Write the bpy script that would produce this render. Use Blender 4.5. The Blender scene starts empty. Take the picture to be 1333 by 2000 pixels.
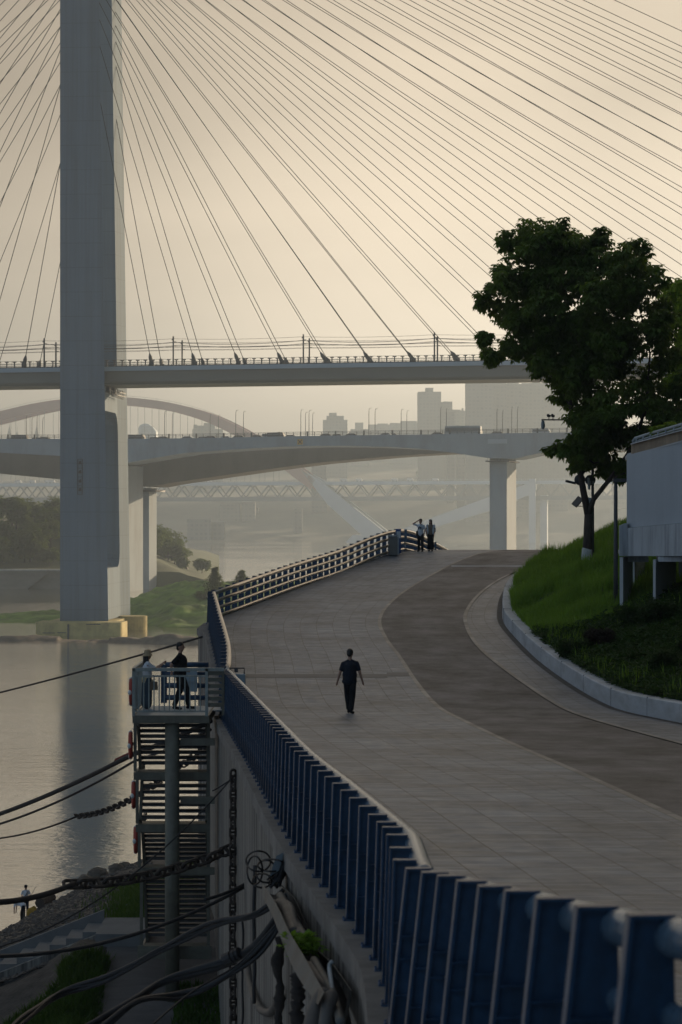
import bpy, bmesh, math, random
from mathutils import Vector, Matrix, noise
random.seed(7)
PI = math.pi
F = 4722.2          # focal length in photo pixels (85 mm on a 36 mm tall frame, 2000 px)
CZ = 22.5           # the camera stands this far above the river
scene = bpy.context.scene
COL = scene.collection
V = Vector

def P(px, py, D):
    """point of the place seen at photo pixel (px,py) and D metres away along the view axis"""
    return V(((px - 666.5) * D / F, D, CZ - (py - 1000) * D / F))

def lerp(a, b, t): return a + (b - a) * t
def interp(tab, x):
    if x <= tab[0][0]:
        a, b = tab[0], tab[1]
    elif x >= tab[-1][0]:
        a, b = tab[-2], tab[-1]
    else:
        for a, b in zip(tab, tab[1:]):
            if a[0] <= x <= b[0]: break
    t = (x - a[0]) / (b[0] - a[0])
    return lerp(a[1], b[1], t)
def smooth_tab(tab, n=6):
    """Catmull-Rom resampling of a (x,y) table"""
    out = []
    for i in range(len(tab) - 1):
        p0 = tab[max(i - 1, 0)]; p1 = tab[i]; p2 = tab[i + 1]; p3 = tab[min(i + 2, len(tab) - 1)]
        m1 = (p2[1] - p0[1]) / max(p2[0] - p0[0], 1e-6); m2 = (p3[1] - p1[1]) / max(p3[0] - p1[0], 1e-6)
        h = p2[0] - p1[0]
        for k in range(n):
            t = k / n
            y = ((2*t**3 - 3*t*t + 1) * p1[1] + (t**3 - 2*t*t + t) * h * m1 + (-2*t**3 + 3*t*t) * p2[1] + (t**3 - t*t) * h * m2)
            out.append((p1[0] + h * t, y))
    out.append(tab[-1])
    return out

# ---------------------------------------------------------------- objects
def wloc(o):
    v = V((0, 0, 0))
    while o is not None:
        v = v + o.location; o = o.parent
    return v
def tag(o, label=None, cat=None, group=None, kind=None):
    if label: o['label'] = label
    if cat: o['category'] = cat
    if group: o['group'] = group
    if kind: o['kind'] = kind
    return o
def thing(name, loc, label, cat, group=None, rotz=0):
    o = bpy.data.objects.new(name, None); COL.objects.link(o)
    o.location = loc; o.rotation_euler = (0, 0, rotz)
    o.empty_display_size = 0.3
    return tag(o, label, cat, group)
def copy_tree(o, parent=None):
    c = o.copy(); COL.objects.link(c)
    if parent is not None: c.parent = parent
    for ch in list(o.children): copy_tree(ch, c)
    return c

class MB:
    def __init__(s): s.v = []; s.f = []; s.uv = None
    def add(s, vs, fs):
        n = len(s.v); s.v += [tuple(x) for x in vs]; s.f += [tuple(i + n for i in f) for f in fs]; return s
    def box(s, c, size, R=None):
        hx, hy, hz = size[0]/2, size[1]/2, size[2]/2
        vs = [V((x, y, z)) for x in (-hx, hx) for y in (-hy, hy) for z in (-hz, hz)]
        if R is not None: vs = [R @ v for v in vs]
        c = V(c)
        return s.add([v + c for v in vs], [(0,1,3,2),(4,6,7,5),(0,4,5,1),(2,3,7,6),(0,2,6,4),(1,5,7,3)])
    def beam(s, a, b, w, h, up=(0, 0, 1)):
        """box from a to b, w across, h along up"""
        a, b = V(a), V(b); d = (b - a); L = d.length
        if L < 1e-6: return s
        d /= L; up = V(up)
        x = d.cross(up)
        if x.length < 1e-4: x = d.cross(V((1, 0, 0)))
        x.normalize(); z = x.cross(d)
        vs = []
        for p in (a, b):
            for i, j in ((-1,-1),(1,-1),(1,1),(-1,1)): vs.append(p + x * (i * w / 2) + z * (j * h / 2))
        return s.add(vs, [(3,2,1,0),(4,5,6,7),(0,1,5,4),(1,2,6,5),(2,3,7,6),(3,0,4,7)])
    def tube(s, pts, r, seg=8, cap=True):
        pts = [V(p) for p in pts]; n = len(pts)
        rs = r if isinstance(r, (list, tuple)) else [r] * n
        rings = []; prev = None
        for i, p in enumerate(pts):
            d = (pts[min(i+1, n-1)] - pts[max(i-1, 0)])
            if d.length < 1e-9: d = V((0,0,1))
            d.normalize()
            if prev is None:
                x = d.cross(V((0, 0, 1)))
                if x.length < 1e-3: x = d.cross(V((1, 0, 0)))
            else:
                x = prev - d * prev.dot(d)
                if x.length < 1e-6: x = d.cross(V((0, 0, 1)))
            x.normalize(); prev = x; y = d.cross(x)
            rings.append([p + (x * math.cos(2*PI*k/seg) + y * math.sin(2*PI*k/seg)) * rs[i] for k in range(seg)])
        vs = [v for ring in rings for v in ring]; fs = []
        for i in range(n - 1):
            for k in range(seg):
                a = i*seg + k; b = i*seg + (k+1) % seg
                fs.append((a, b, b + seg, a + seg))
        if cap:
            fs.append(tuple(reversed(range(seg)))); fs.append(tuple(range((n-1)*seg, n*seg)))
        return s.add(vs, fs)
    def prism(s, poly, fn, d0, d1):
        """poly of (a,b); fn(a,b,d)->point; extruded from d0 to d1"""
        n = len(poly)
        vs = [fn(a, b, d0) for a, b in poly] + [fn(a, b, d1) for a, b in poly]
        fs = [tuple(range(n)), tuple(reversed(range(n, 2*n)))]
        for i in range(n): fs.append((i, n + i, n + (i+1) % n, (i+1) % n))
        return s.add(vs, fs)
    def strip(s, top, bot, fn, d0, d1):
        """a long girder: lists of (a,b) for the top and bottom edge, extruded from d0 to d1"""
        n = len(top)
        vs = []
        for d in (d0, d1):
            vs += [fn(a, b, d) for a, b in top]; vs += [fn(a, b, d) for a, b in bot]
        fs = []
        for i in range(n - 1):
            T0, B0, T1, B1 = i, n + i, 2*n + i, 3*n + i
            fs += [(T0, T0+1, B0+1, B0), (T1, B1, B1+1, T1+1), (T0, T1, T1+1, T0+1), (B0, B0+1, B1+1, B1)]
        fs += [(0, n, 3*n, 2*n), (n-1, 3*n-1, 4*n-1, 2*n-1)]
        return s.add(vs, fs)
    def lathe(s, prof, c, seg=16, R=None, sx=1, sy=1):
        vs = []; c = V(c); n = len(prof)
        for r, z in prof:
            for k in range(seg):
                v = V((r*math.cos(2*PI*k/seg)*sx, r*math.sin(2*PI*k/seg)*sy, z))
                if R is not None: v = R @ v
                vs.append(v + c)
        fs = [(i*seg+k, i*seg+(k+1) % seg, (i+1)*seg+(k+1) % seg, (i+1)*seg+k) for i in range(n-1) for k in range(seg)]
        fs += [tuple(reversed(range(seg))), tuple(range((n-1)*seg, n*seg))]
        return s.add(vs, fs)
    def ball(s, c, rad, seg=10, R=None):
        prof = [(max(math.sin(PI*i/seg), 1e-3), -math.cos(PI*i/seg)) for i in range(seg+1)]
        c = V(c); vs = []; m = seg + 2
        for r, z in prof:
            for k in range(m):
                v = V((r*math.cos(2*PI*k/m)*rad[0], r*math.sin(2*PI*k/m)*rad[1], z*rad[2]))
                if R is not None: v = R @ v
                vs.append(v + c)
        fs = [(i*m+k, i*m+(k+1) % m, (i+1)*m+(k+1) % m, (i+1)*m+k) for i in range(seg) for k in range(m)]
        return s.add(vs, fs)
    def torus(s, c, R0, r, axis=V((0,0,1)), seg=24, ss=8, stretch=0, long=None):
        """ring round axis; stretch lengthens it along 'long' (a chain link)"""
        axis = V(axis).normalized()
        x = V(long).normalized() if long is not None else axis.orthogonal().normalized()
        y = axis.cross(x); c = V(c); vs = []
        for i in range(seg):
            a = 2*PI*i/seg; ca, sa = math.cos(a), math.sin(a)
            off = x * (stretch/2 * (1 if ca > 0 else -1)) if stretch else V((0,0,0))
            rad = x*ca + y*sa
            for k in range(ss):
                b = 2*PI*k/ss
                vs.append(c + off + rad*(R0 + r*math.cos(b)) + axis*(r*math.sin(b)))
        fs = [(i*ss+k, ((i+1)%seg)*ss+k, ((i+1)%seg)*ss+(k+1)%ss, i*ss+(k+1)%ss) for i in range(seg) for k in range(ss)]
        return s.add(vs, fs)
    def build(s, name, mat, parent=None, smooth=False, local=False, bevel=0):
        off = V((0, 0, 0)) if (parent is None or local) else wloc(parent)
        me = bpy.data.meshes.new(name)
        me.from_pydata([(a-off.x, b-off.y, c-off.z) for a, b, c in s.v], [], s.f)
        me.update()
        bm = bmesh.new(); bm.from_mesh(me); bmesh.ops.recalc_face_normals(bm, faces=bm.faces) if s.uv is None else None
        if bevel:
            bmesh.ops.bevel(bm, geom=[e for e in bm.edges if len(e.link_faces) == 2 and e.calc_face_angle(0) > 0.6], offset=bevel, segments=2, affect='EDGES', clamp_overlap=True)
        bm.to_mesh(me); bm.free()
        if s.uv is not None:
            uvl = me.uv_layers.new(name='UVMap')
            for lp in me.loops: uvl.data[lp.index].uv = s.uv[lp.vertex_index]
        if smooth:
            for p in me.polygons: p.use_smooth = True
        if mat is not None: me.materials.append(mat)
        o = bpy.data.objects.new(name, me); COL.objects.link(o)
        if parent is not None: o.parent = parent
        return o

def struct(name, mb, mat, smooth=False, kind='structure'):
    o = mb.build(name, mat, None, smooth); o['kind'] = kind; return o
def inset_struct(o): return o

# ---------------------------------------------------------------- materials
def lin(c): return tuple(c) + (1,)
def M(name, c, rough=0.75, var=0.2, scale=1.0, stretch=(1, 1, 1), bump=0.0, bscale=None, metal=0.0, spec=0.4, c2=None,
      stain=None, stain_amt=0.0, stain_stretch=(3, 3, 0.12), stain_scale=1.0, trans=None, detail=6, coat=0, pour=0):
    m = bpy.data.materials.new(name); m.use_nodes = True
    N = m.node_tree.nodes; L = m.node_tree.links; N.clear()
    out = N.new('ShaderNodeOutputMaterial'); b = N.new('ShaderNodeBsdfPrincipled')
    tc = N.new('ShaderNodeTexCoord'); mp = N.new('ShaderNodeMapping'); mp.inputs['Scale'].default_value = stretch
    L.new(tc.outputs['Object'], mp.inputs['Vector'])
    nz = N.new('ShaderNodeTexNoise'); nz.inputs['Scale'].default_value = scale; nz.inputs['Detail'].default_value = detail; nz.inputs['Roughness'].default_value = 0.65
    L.new(mp.outputs[0], nz.inputs['Vector'])
    cr = N.new('ShaderNodeValToRGB'); e = cr.color_ramp.elements
    lo = tuple(max(x*(1-var), 0) for x in c); hi = c2 if c2 else tuple(min(x*(1+var), 1) for x in c)
    e[0].position = 0.3; e[0].color = lin(lo); e[1].position = 0.7; e[1].color = lin(hi)
    L.new(nz.outputs['Fac'], cr.inputs['Fac'])
    col = cr.outputs['Color']
    if stain:
        mp2 = N.new('ShaderNodeMapping'); mp2.inputs['Scale'].default_value = stain_stretch
        L.new(tc.outputs['Object'], mp2.inputs['Vector'])
        n2 = N.new('ShaderNodeTexNoise'); n2.inputs['Scale'].default_value = stain_scale; n2.inputs['Detail'].default_value = 5; n2.inputs['Roughness'].default_value = 0.7
        L.new(mp2.outputs[0], n2.inputs['Vector'])
        r2 = N.new('ShaderNodeMapRange'); r2.inputs[1].default_value = 0.45; r2.inputs[2].default_value = 0.72; r2.inputs[4].default_value = stain_amt
        L.new(n2.outputs['Fac'], r2.inputs[0])
        mx = N.new('ShaderNodeMix'); mx.data_type = 'RGBA'
        L.new(r2.outputs[0], mx.inputs[0]); L.new(col, mx.inputs[6]); mx.inputs[7].default_value = lin(stain)
        col = mx.outputs[2]
    if pour:
        sp = N.new('ShaderNodeSeparateXYZ'); L.new(tc.outputs['Object'], sp.inputs[0])
        md = N.new('ShaderNodeMath'); md.operation = 'PINGPONG'; md.inputs[1].default_value = pour/2; L.new(sp.outputs['Z'], md.inputs[0])
        lt = N.new('ShaderNodeMath'); lt.operation = 'LESS_THAN'; lt.inputs[1].default_value = 0.07; L.new(md.outputs[0], lt.inputs[0])
        ml = N.new('ShaderNodeMath'); ml.operation = 'MULTIPLY'; ml.inputs[1].default_value = 0.3; L.new(lt.outputs[0], ml.inputs[0])
        mp_ = N.new('ShaderNodeMix'); mp_.data_type = 'RGBA'; L.new(ml.outputs[0], mp_.inputs[0]); L.new(col, mp_.inputs[6]); mp_.inputs[7].default_value = lin([x*.4 for x in c]); col = mp_.outputs[2]
    L.new(col, b.inputs['Base Color'])
    b.inputs['Roughness'].default_value = rough; b.inputs['Metallic'].default_value = metal
    b.inputs['Specular IOR Level'].default_value = spec
    if coat: b.inputs['Coat Weight'].default_value = coat; b.inputs['Coat Roughness'].default_value = 0.25
    if bump:
        bp = N.new('ShaderNodeBump'); bp.inputs['Strength'].default_value = bump; bp.inputs['Distance'].default_value = 0.03
        n3 = N.new('ShaderNodeTexNoise'); n3.inputs['Scale'].default_value = bscale or scale*8; n3.inputs['Detail'].default_value = 6
        L.new(mp.outputs[0], n3.inputs['Vector']); L.new(n3.outputs['Fac'], bp.inputs['Height']); L.new(bp.outputs[0], b.inputs['Normal'])
    if trans:
        t = N.new('ShaderNodeBsdfTranslucent'); t.inputs['Color'].default_value = lin(trans)
        mix = N.new('ShaderNodeMixShader'); mix.inputs[0].default_value = 0.35
        L.new(b.outputs[0], mix.inputs[1]); L.new(t.outputs[0], mix.inputs[2]); L.new(mix.outputs[0], out.inputs['Surface'])
    else:
        L.new(b.outputs[0], out.inputs['Surface'])
    return m

def paving_mat(name, c, mortar, bw, rh, var=0.25, rough=0.53, wear=0.55, tint2=None):
    """slabs laid in courses, read from the strip's own metric UV"""
    m = bpy.data.materials.new(name); m.use_nodes = True
    N = m.node_tree.nodes; L = m.node_tree.links; b = N['Principled BSDF']
    uv = N.new('ShaderNodeUVMap'); uv.uv_map = 'UVMap'
    br = N.new('ShaderNodeTexBrick'); br.offset = 0.0; br.squash = 1
    br.inputs['Scale'].default_value = 1; br.inputs['Brick Width'].default_value = bw; br.inputs['Row Height'].default_value = rh
    br.inputs['Mortar Size'].default_value = 0.009; br.inputs['Mortar Smooth'].default_value = 0.3; br.inputs['Bias'].default_value = 0
    br.inputs['Color1'].default_value = lin([x*(1-var) for x in c]); br.inputs['Color2'].default_value = lin([x*(1+var) for x in c]); br.inputs['Mortar'].default_value = lin(mortar)
    L.new(uv.outputs[0], br.inputs['Vector'])
    nz = N.new('ShaderNodeTexNoise'); nz.inputs['Scale'].default_value = 0.35; nz.inputs['Detail'].default_value = 8; nz.inputs['Roughness'].default_value = 0.7
    L.new(uv.outputs[0], nz.inputs['Vector'])
    mr = N.new('ShaderNodeMapRange'); mr.inputs[1].default_value = 0.3; mr.inputs[2].default_value = 0.7; mr.inputs[3].default_value = 1 - wear; mr.inputs[4].default_value = 1 + wear*0.7
    L.new(nz.outputs['Fac'], mr.inputs[0])
    mx = N.new('ShaderNodeMix'); mx.data_type = 'RGBA'; mx.blend_type = 'MULTIPLY'; mx.inputs[0].default_value = 1
    L.new(br.outputs['Color'], mx.inputs[6]); L.new(mr.outputs[0], mx.inputs[7])
    L.new(mx.outputs[2], b.inputs['Base Color'])
    n2 = N.new('ShaderNodeTexNoise'); n2.inputs['Scale'].default_value = 3; n2.inputs['Detail'].default_value = 6
    L.new(uv.outputs[0], n2.inputs['Vector'])
    rr = N.new('ShaderNodeMapRange'); rr.inputs[3].default_value = rough - 0.18; rr.inputs[4].default_value = rough + 0.2
    L.new(n2.outputs['Fac'], rr.inputs[0]); L.new(rr.outputs[0], b.inputs['Roughness'])
    b.inputs['Specular IOR Level'].default_value = 0.5
    bp = N.new('ShaderNodeBump'); bp.inputs['Strength'].default_value = 0.8; bp.inputs['Distance'].default_value = 0.014
    inv = N.new('ShaderNodeMath'); inv.operation = 'SUBTRACT'; L.new(n2.outputs['Fac'], inv.inputs[0]); L.new(br.outputs['Fac'], inv.inputs[1])
    L.new(inv.outputs[0], bp.inputs['Height']); L.new(bp.outputs[0], b.inputs['Normal'])
    return m
def road_mat(name, c, var=0.3):
    m = bpy.data.materials.new(name); m.use_nodes = True
    N = m.node_tree.nodes; L = m.node_tree.links; b = N['Principled BSDF']
    uv = N.new('ShaderNodeUVMap'); uv.uv_map = 'UVMap'
    mp = N.new('ShaderNodeMapping'); mp.inputs['Scale'].default_value = (0.5, 0.35, 1); L.new(uv.outputs[0], mp.inputs['Vector'])
    nz = N.new('ShaderNodeTexNoise'); nz.inputs['Scale'].default_value = 1; nz.inputs['Detail'].default_value = 9; nz.inputs['Roughness'].default_value = 0.72
    L.new(mp.outputs[0], nz.inputs['Vector'])
    cr = N.new('ShaderNodeValToRGB'); e = cr.color_ramp.elements
    e[0].position = 0.32; e[0].color = lin([x*(1-var*1.3) for x in c]); e[1].position = 0.68; e[1].color = lin([x*(1+var) for x in c])
    L.new(nz.outputs['Fac'], cr.inputs['Fac']); L.new(cr.outputs['Color'], b.inputs['Base Color'])
    b.inputs['Roughness'].default_value = 0.66; b.inputs['Specular IOR Level'].default_value = 0.45
    n2 = N.new('ShaderNodeTexNoise'); n2.inputs['Scale'].default_value = 14; n2.inputs['Detail'].default_value = 8; L.new(uv.outputs[0], n2.inputs['Vector'])
    bp = N.new('ShaderNodeBump'); bp.inputs['Strength'].default_value = 0.8; bp.inputs['Distance'].default_value = 0.03
    L.new(n2.outputs['Fac'], bp.inputs['Height']); L.new(bp.outputs[0], b.inputs['Normal'])
    return m

MAT = {}
MAT['concrete'] = M('pale_concrete', (0.33, 0.33, 0.31), 0.85, 0.12, 0.15, bump=0.15, bscale=3, stain=(0.17, 0.15, 0.13), stain_amt=0.55, stain_stretch=(0.9, 0.9, 0.03))
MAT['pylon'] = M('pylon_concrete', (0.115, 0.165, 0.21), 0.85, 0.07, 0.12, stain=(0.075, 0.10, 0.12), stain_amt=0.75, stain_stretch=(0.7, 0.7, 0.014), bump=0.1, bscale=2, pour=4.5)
MAT['cap'] = M('pile_cap_concrete', (0.44, 0.36, 0.15), 0.85, 0.15, 0.3, stain=(0.2, 0.16, 0.09), stain_amt=0.7, stain_stretch=(0.5, 0.5, 0.4))
MAT['deck_paint'] = M('blue_grey_painted_steel', (0.30, 0.37, 0.42), 0.6, 0.06, 0.1)
MAT['girder'] = M('girder_steel', (0.17, 0.17, 0.15), 0.7, 0.08, 0.1, stretch=(0.3, 1, 1))
MAT['cable'] = M('stay_cable_sheath', (0.014, 0.013, 0.012), 1.0, 0.1, 1, spec=0.0)
MAT['dark_steel'] = M('dark_steel', (0.06, 0.062, 0.065), 0.6, 0.2, 2)
MAT['bridge_con'] = M('old_bridge_concrete', (0.225, 0.265, 0.295), 0.85, 0.08, 0.08, stain=(0.15, 0.15, 0.145), stain_amt=0.5, stain_stretch=(0.2, 0.2, 0.05))
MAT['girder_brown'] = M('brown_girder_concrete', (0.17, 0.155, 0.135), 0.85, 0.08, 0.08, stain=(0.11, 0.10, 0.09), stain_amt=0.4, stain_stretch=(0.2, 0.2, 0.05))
MAT['red_arch'] = M('red_arch_steel', (0.24, 0.10, 0.09), 0.6, 0.1, 0.05)
MAT['white_con'] = M('white_concrete', (0.30, 0.345, 0.385), 0.8, 0.06, 0.05)
MAT['truss'] = M('truss_steel', (0.11, 0.13, 0.145), 0.7, 0.08, 0.05)
def facade_mat(name, wall_c, win_c):
    m = bpy.data.materials.new(name); m.use_nodes = True
    N = m.node_tree.nodes; L = m.node_tree.links; b = N['Principled BSDF']; b.inputs['Roughness'].default_value = .85; b.inputs['Specular IOR Level'].default_value = .1
    tc = N.new('ShaderNodeTexCoord'); sp = N.new('ShaderNodeSeparateXYZ'); cb = N.new('ShaderNodeCombineXYZ'); ad = N.new('ShaderNodeMath'); ad.operation = 'ADD'
    L.new(tc.outputs['Object'], sp.inputs[0]); L.new(sp.outputs['X'], ad.inputs[0]); L.new(sp.outputs['Y'], ad.inputs[1]); L.new(ad.outputs[0], cb.inputs['X']); L.new(sp.outputs['Z'], cb.inputs['Y'])
    br = N.new('ShaderNodeTexBrick'); br.offset = 0; br.inputs['Scale'].default_value = 1; br.inputs['Brick Width'].default_value = 3.4; br.inputs['Row Height'].default_value = 3.1; br.inputs['Mortar Size'].default_value = .75; br.inputs['Mortar Smooth'].default_value = 0; br.inputs['Bias'].default_value = 0
    br.inputs['Color1'].default_value = lin(win_c); br.inputs['Color2'].default_value = lin([x*1.35 for x in win_c]); br.inputs['Mortar'].default_value = lin(wall_c)
    L.new(cb.outputs[0], br.inputs['Vector']); L.new(br.outputs['Color'], b.inputs['Base Color'])
    return m
MAT['tower'] = facade_mat('apartment_facade', (0.13, 0.128, 0.125), (0.095, 0.095, 0.095))
MAT['tower_dark'] = M('apartment_windows', (0.165, 0.16, 0.16), 0.6, 0.2, 0.2)
MAT['blue_post'] = M('blue_painted_post', (0.02, 0.06, 0.125), 0.42, 0.35, 6, bump=0.12, bscale=60, spec=0.5, stain=(0.02, 0.03, 0.045), stain_amt=0.7, stain_stretch=(4, 4, 1))
MAT['rail_tube'] = M('worn_blue_tube', (0.075, 0.13, 0.19), 0.27, 0.3, 5, metal=0.1, spec=0.5, bump=0.05, bscale=40)
MAT['green_steel'] = M('grey_green_painted_steel', (0.125, 0.122, 0.095), 0.55, 0.25, 3, stain=(0.07, 0.05, 0.035), stain_amt=0.5, stain_stretch=(3, 3, 0.5))
MAT['grey_steel'] = M('grey_painted_steel', (0.30, 0.33, 0.34), 0.5, 0.15, 3)
MAT['guard_grey'] = M('pale_grey_green_rail', (0.27, 0.30, 0.285), 0.5, 0.2, 3, stain=(0.12, 0.10, 0.08), stain_amt=0.5, stain_stretch=(3, 3, 0.6))
MAT['grass_shade'] = M('shade_toned_grass', (0.022, 0.055, 0.009), 0.7, 0.4, 0.8, c2=(0.055, 0.11, 0.016), trans=(0.08, 0.15, 0.02), spec=0.2)  # grass of the lower ground, its shade put into a darker colour
MAT['wall'] = M('stained_wall_concrete', (0.20, 0.185, 0.165), 0.9, 0.8, 1.0, stretch=(4, 4, 0.12), bump=0.6, bscale=5, stain=(0.03, 0.026, 0.022), stain_amt=0.95, stain_stretch=(2.0, 2.0, 0.09), stain_scale=1.6)
MAT['coping'] = M('dirty_coping_concrete', (0.17, 0.16, 0.15), 0.9, 0.35, 1.5, bump=0.4, bscale=14)
MAT['kerb'] = M('white_stone_kerb', (0.42, 0.43, 0.44), 0.7, 0.12, 0.8, bump=0.1, stain=(0.2, 0.18, 0.16), stain_amt=0.5, stain_stretch=(0.8, 0.8, 2.2))
MAT['building'] = M('weathered_white_wall', (0.40, 0.42, 0.44), 0.85, 0.1, 0.5, bump=0.15, bscale=8, stain=(0.10, 0.10, 0.105), stain_amt=0.65, stain_stretch=(2.6, 2.6, 0.14), stain_scale=1.2)
MAT['building_smooth'] = M('pale_painted_wall', (0.36, 0.385, 0.41), 0.85, 0.05, 0.4, stain=(0.24, 0.255, 0.27), stain_amt=0.3, stain_stretch=(1.2, 1.2, 0.1), stain_scale=1.0)
MAT['parapet_stone'] = M('brown_parapet_tiles', (0.26, 0.20, 0.14), 0.8, 0.25, 1.6, stain=(0.1, 0.08, 0.06), stain_amt=0.6, stain_stretch=(2, 2, 0.3))
MAT['bark'] = M('tree_bark', (0.055, 0.042, 0.035), 0.95, 0.4, 4, stretch=(3, 3, 0.6), bump=0.8, bscale=10)
MAT['limewash'] = M('limewashed_bark', (0.42, 0.42, 0.40), 0.9, 0.3, 5, bump=0.5)
MAT['leaf'] = M('dark_green_leaves', (0.034, 0.08, 0.016), 0.5, 0.55, 0.5, c2=(0.12, 0.19, 0.035), trans=(0.24, 0.36, 0.04), spec=0.25)
MAT['leaf_bright'] = M('fresh_sunlit_leaves', (0.09, 0.18, 0.02), 0.6, 0.4, 0.6, c2=(0.2, 0.3, 0.03), trans=(0.4, 0.55, 0.05), spec=0.25)
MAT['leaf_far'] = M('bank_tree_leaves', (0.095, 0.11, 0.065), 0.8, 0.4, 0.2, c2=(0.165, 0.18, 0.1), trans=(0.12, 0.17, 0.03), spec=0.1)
MAT['leaf_hedge'] = M('hedge_leaves', (0.018, 0.05, 0.012), 0.6, 0.5, 1.2, c2=(0.035, 0.085, 0.018), trans=(0.06, 0.12, 0.02), spec=0.25)
MAT['leaf_purple'] = M('dark_reddish_leaves', (0.025, 0.016, 0.014), 0.6, 0.5, 1.2, c2=(0.04, 0.028, 0.018), spec=0.25)
MAT['grass'] = M('bed_grass_blades', (0.05, 0.14, 0.014), 0.6, 0.4, 0.9, c2=(0.21, 0.33, 0.04), trans=(0.24, 0.42, 0.04), spec=0.2)
MAT['soil'] = M('bed_soil', (0.03, 0.05, 0.015), 0.95, 0.4, 1)
MAT['island'] = M('island_grass', (0.04, 0.095, 0.012), 0.9, 0.5, 0.16, c2=(0.16, 0.27, 0.035), bump=0.8, bscale=1.2)
MAT['bank'] = M('bank_scrub', (0.04, 0.062, 0.025), 0.95, 0.4, 0.08, c2=(0.075, 0.095, 0.04))
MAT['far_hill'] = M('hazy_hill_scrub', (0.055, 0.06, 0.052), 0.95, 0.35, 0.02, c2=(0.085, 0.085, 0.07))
MAT['rail_glint'] = M('warm_glint_tube', (0.44, 0.39, 0.33), 0.36, 0.2, 4, metal=0.7)  # far tubes: warm reflection of sun and sky put into the colour
MAT['bank_wall'] = M('stone_bank_wall', (0.20, 0.175, 0.14), 0.9, 0.15, 0.2, stretch=(1, 1, 2.5))
MAT['rock'] = M('river_rock', (0.11, 0.09, 0.07), 0.85, 0.4, 0.5, bump=0.5, bscale=3)
MAT['pebble'] = M('shingle', (0.036, 0.033, 0.03), 0.75, 0.55, 2.5, bump=0.9, bscale=9)
MAT['stone'] = M('beach_stone', (0.055, 0.05, 0.046), 0.65, 0.5, 3, bump=0.4)
MAT['path'] = M('lower_path_concrete', (0.085, 0.08, 0.078), 0.85, 0.3, 0.8, stretch=(0.6, 2, 1), bump=0.3, bscale=9)
MAT['step'] = M('pale_step_concrete', (0.155, 0.155, 0.152), 0.85, 0.15, 1.2)
MAT['tray'] = M('galvanised_tray', (0.095, 0.098, 0.094), 0.6, 0.3, 2, stain=(0.10, 0.07, 0.045), stain_amt=0.7, stain_stretch=(2, 2, 1))
MAT['black_rubber'] = M('black_cable_jacket', (0.02, 0.02, 0.022), 0.55, 0.3, 4)
MAT['grey_hose'] = M('grey_hose', (0.085, 0.08, 0.075), 0.6, 0.3, 4)
MAT['chain'] = M('rusty_chain', (0.05, 0.04, 0.034), 0.7, 0.4, 8, metal=0.3)
MAT['rope'] = M('dark_mooring_rope', (0.035, 0.03, 0.028), 0.9, 0.3, 8)
MAT['red_rope'] = M('red_rope_wrap', (0.16, 0.03, 0.025), 0.8, 0.3, 8)
MAT['buoy'] = M('orange_red_lifebuoy', (0.30, 0.035, 0.02), 0.55, 0.15, 4)
MAT['white'] = M('white_band', (0.6, 0.6, 0.58), 0.6, 0.1, 4)
MAT['bin'] = M('grey_bin_shell', (0.17, 0.165, 0.15), 0.6, 0.2, 3)
MAT['blue_sign'] = M('blue_banner', (0.05, 0.09, 0.22), 0.6, 0.3, 2)
MAT['yellow'] = M('yellow_sign_paint', (0.42, 0.26, 0.04), 0.6, 0.15, 1)
MAT['skin'] = M('skin', (0.36, 0.21, 0.15), 0.55, 0.08, 6)
MAT['hair'] = M('black_hair', (0.012, 0.010, 0.009), 0.5, 0.3, 20)
def cloth(n, c): 
    MAT[n] = M(n, c, 0.9, 0.18, 7, bump=0.25, bscale=18, spec=0.2)
cloth('black_cloth', (0.012, 0.013, 0.016)); cloth('navy_cloth', (0.018, 0.022, 0.032)); cloth('white_cloth', (0.55, 0.57, 0.6))
cloth('jeans', (0.05, 0.075, 0.10)); cloth('cream_cloth', (0.42, 0.37, 0.24)); cloth('straw', (0.36, 0.27, 0.17)); cloth('tan_cloth', (0.20, 0.16, 0.12)); cloth('blue_cloth', (0.10, 0.22, 0.33))
cloth('yellow_bag', (0.36, 0.22, 0.04))
# ---------------------------------------------------------------- camera, sky, sun, air
cam_d = bpy.data.cameras.new('camera'); cam = bpy.data.objects.new('camera', cam_d); COL.objects.link(cam)
cam.location = (0, 0, CZ); cam.rotation_euler = (PI/2, 0, 0)
cam_d.sensor_fit = 'VERTICAL'; cam_d.sensor_height = 36; cam_d.sensor_width = 24; cam_d.lens = 85
cam_d.clip_start = 0.5; cam_d.clip_end = 20000
cam_d.dof.use_dof = True; cam_d.dof.focus_distance = 95; cam_d.dof.aperture_fstop = 4.0
scene.camera = cam

SUN_AZ = math.radians(38)      # to the right of the view axis, beyond the tower blocks
SUN_EL = math.radians(11)
world = bpy.data.worlds.new('World'); scene.world = world; world.use_nodes = True
N = world.node_tree.nodes; L = world.node_tree.links
bg = N['Background']; sky = N.new('ShaderNodeTexSky'); sky.sky_type = 'NISHITA'; sky.sun_disc = False
sky.sun_elevation = SUN_EL; sky.sun_rotation = SUN_AZ
sky.altitude = 200; sky.air_density = 1.2; sky.dust_density = 6.0; sky.ozone_density = 1.0
GLOW_BACK, GLOW_FRONT = 1.3, 0.96
SKY_TINT = (1.0, 0.965, 0.97)
mx = N.new('ShaderNodeMix'); mx.data_type = 'RGBA'; mx.blend_type = 'MULTIPLY'; mx.inputs[0].default_value = 1
mx.inputs[7].default_value = SKY_TINT + (1,)
bw = N.new('ShaderNodeRGBToBW'); L.new(sky.outputs[0], bw.inputs[0])
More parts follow.
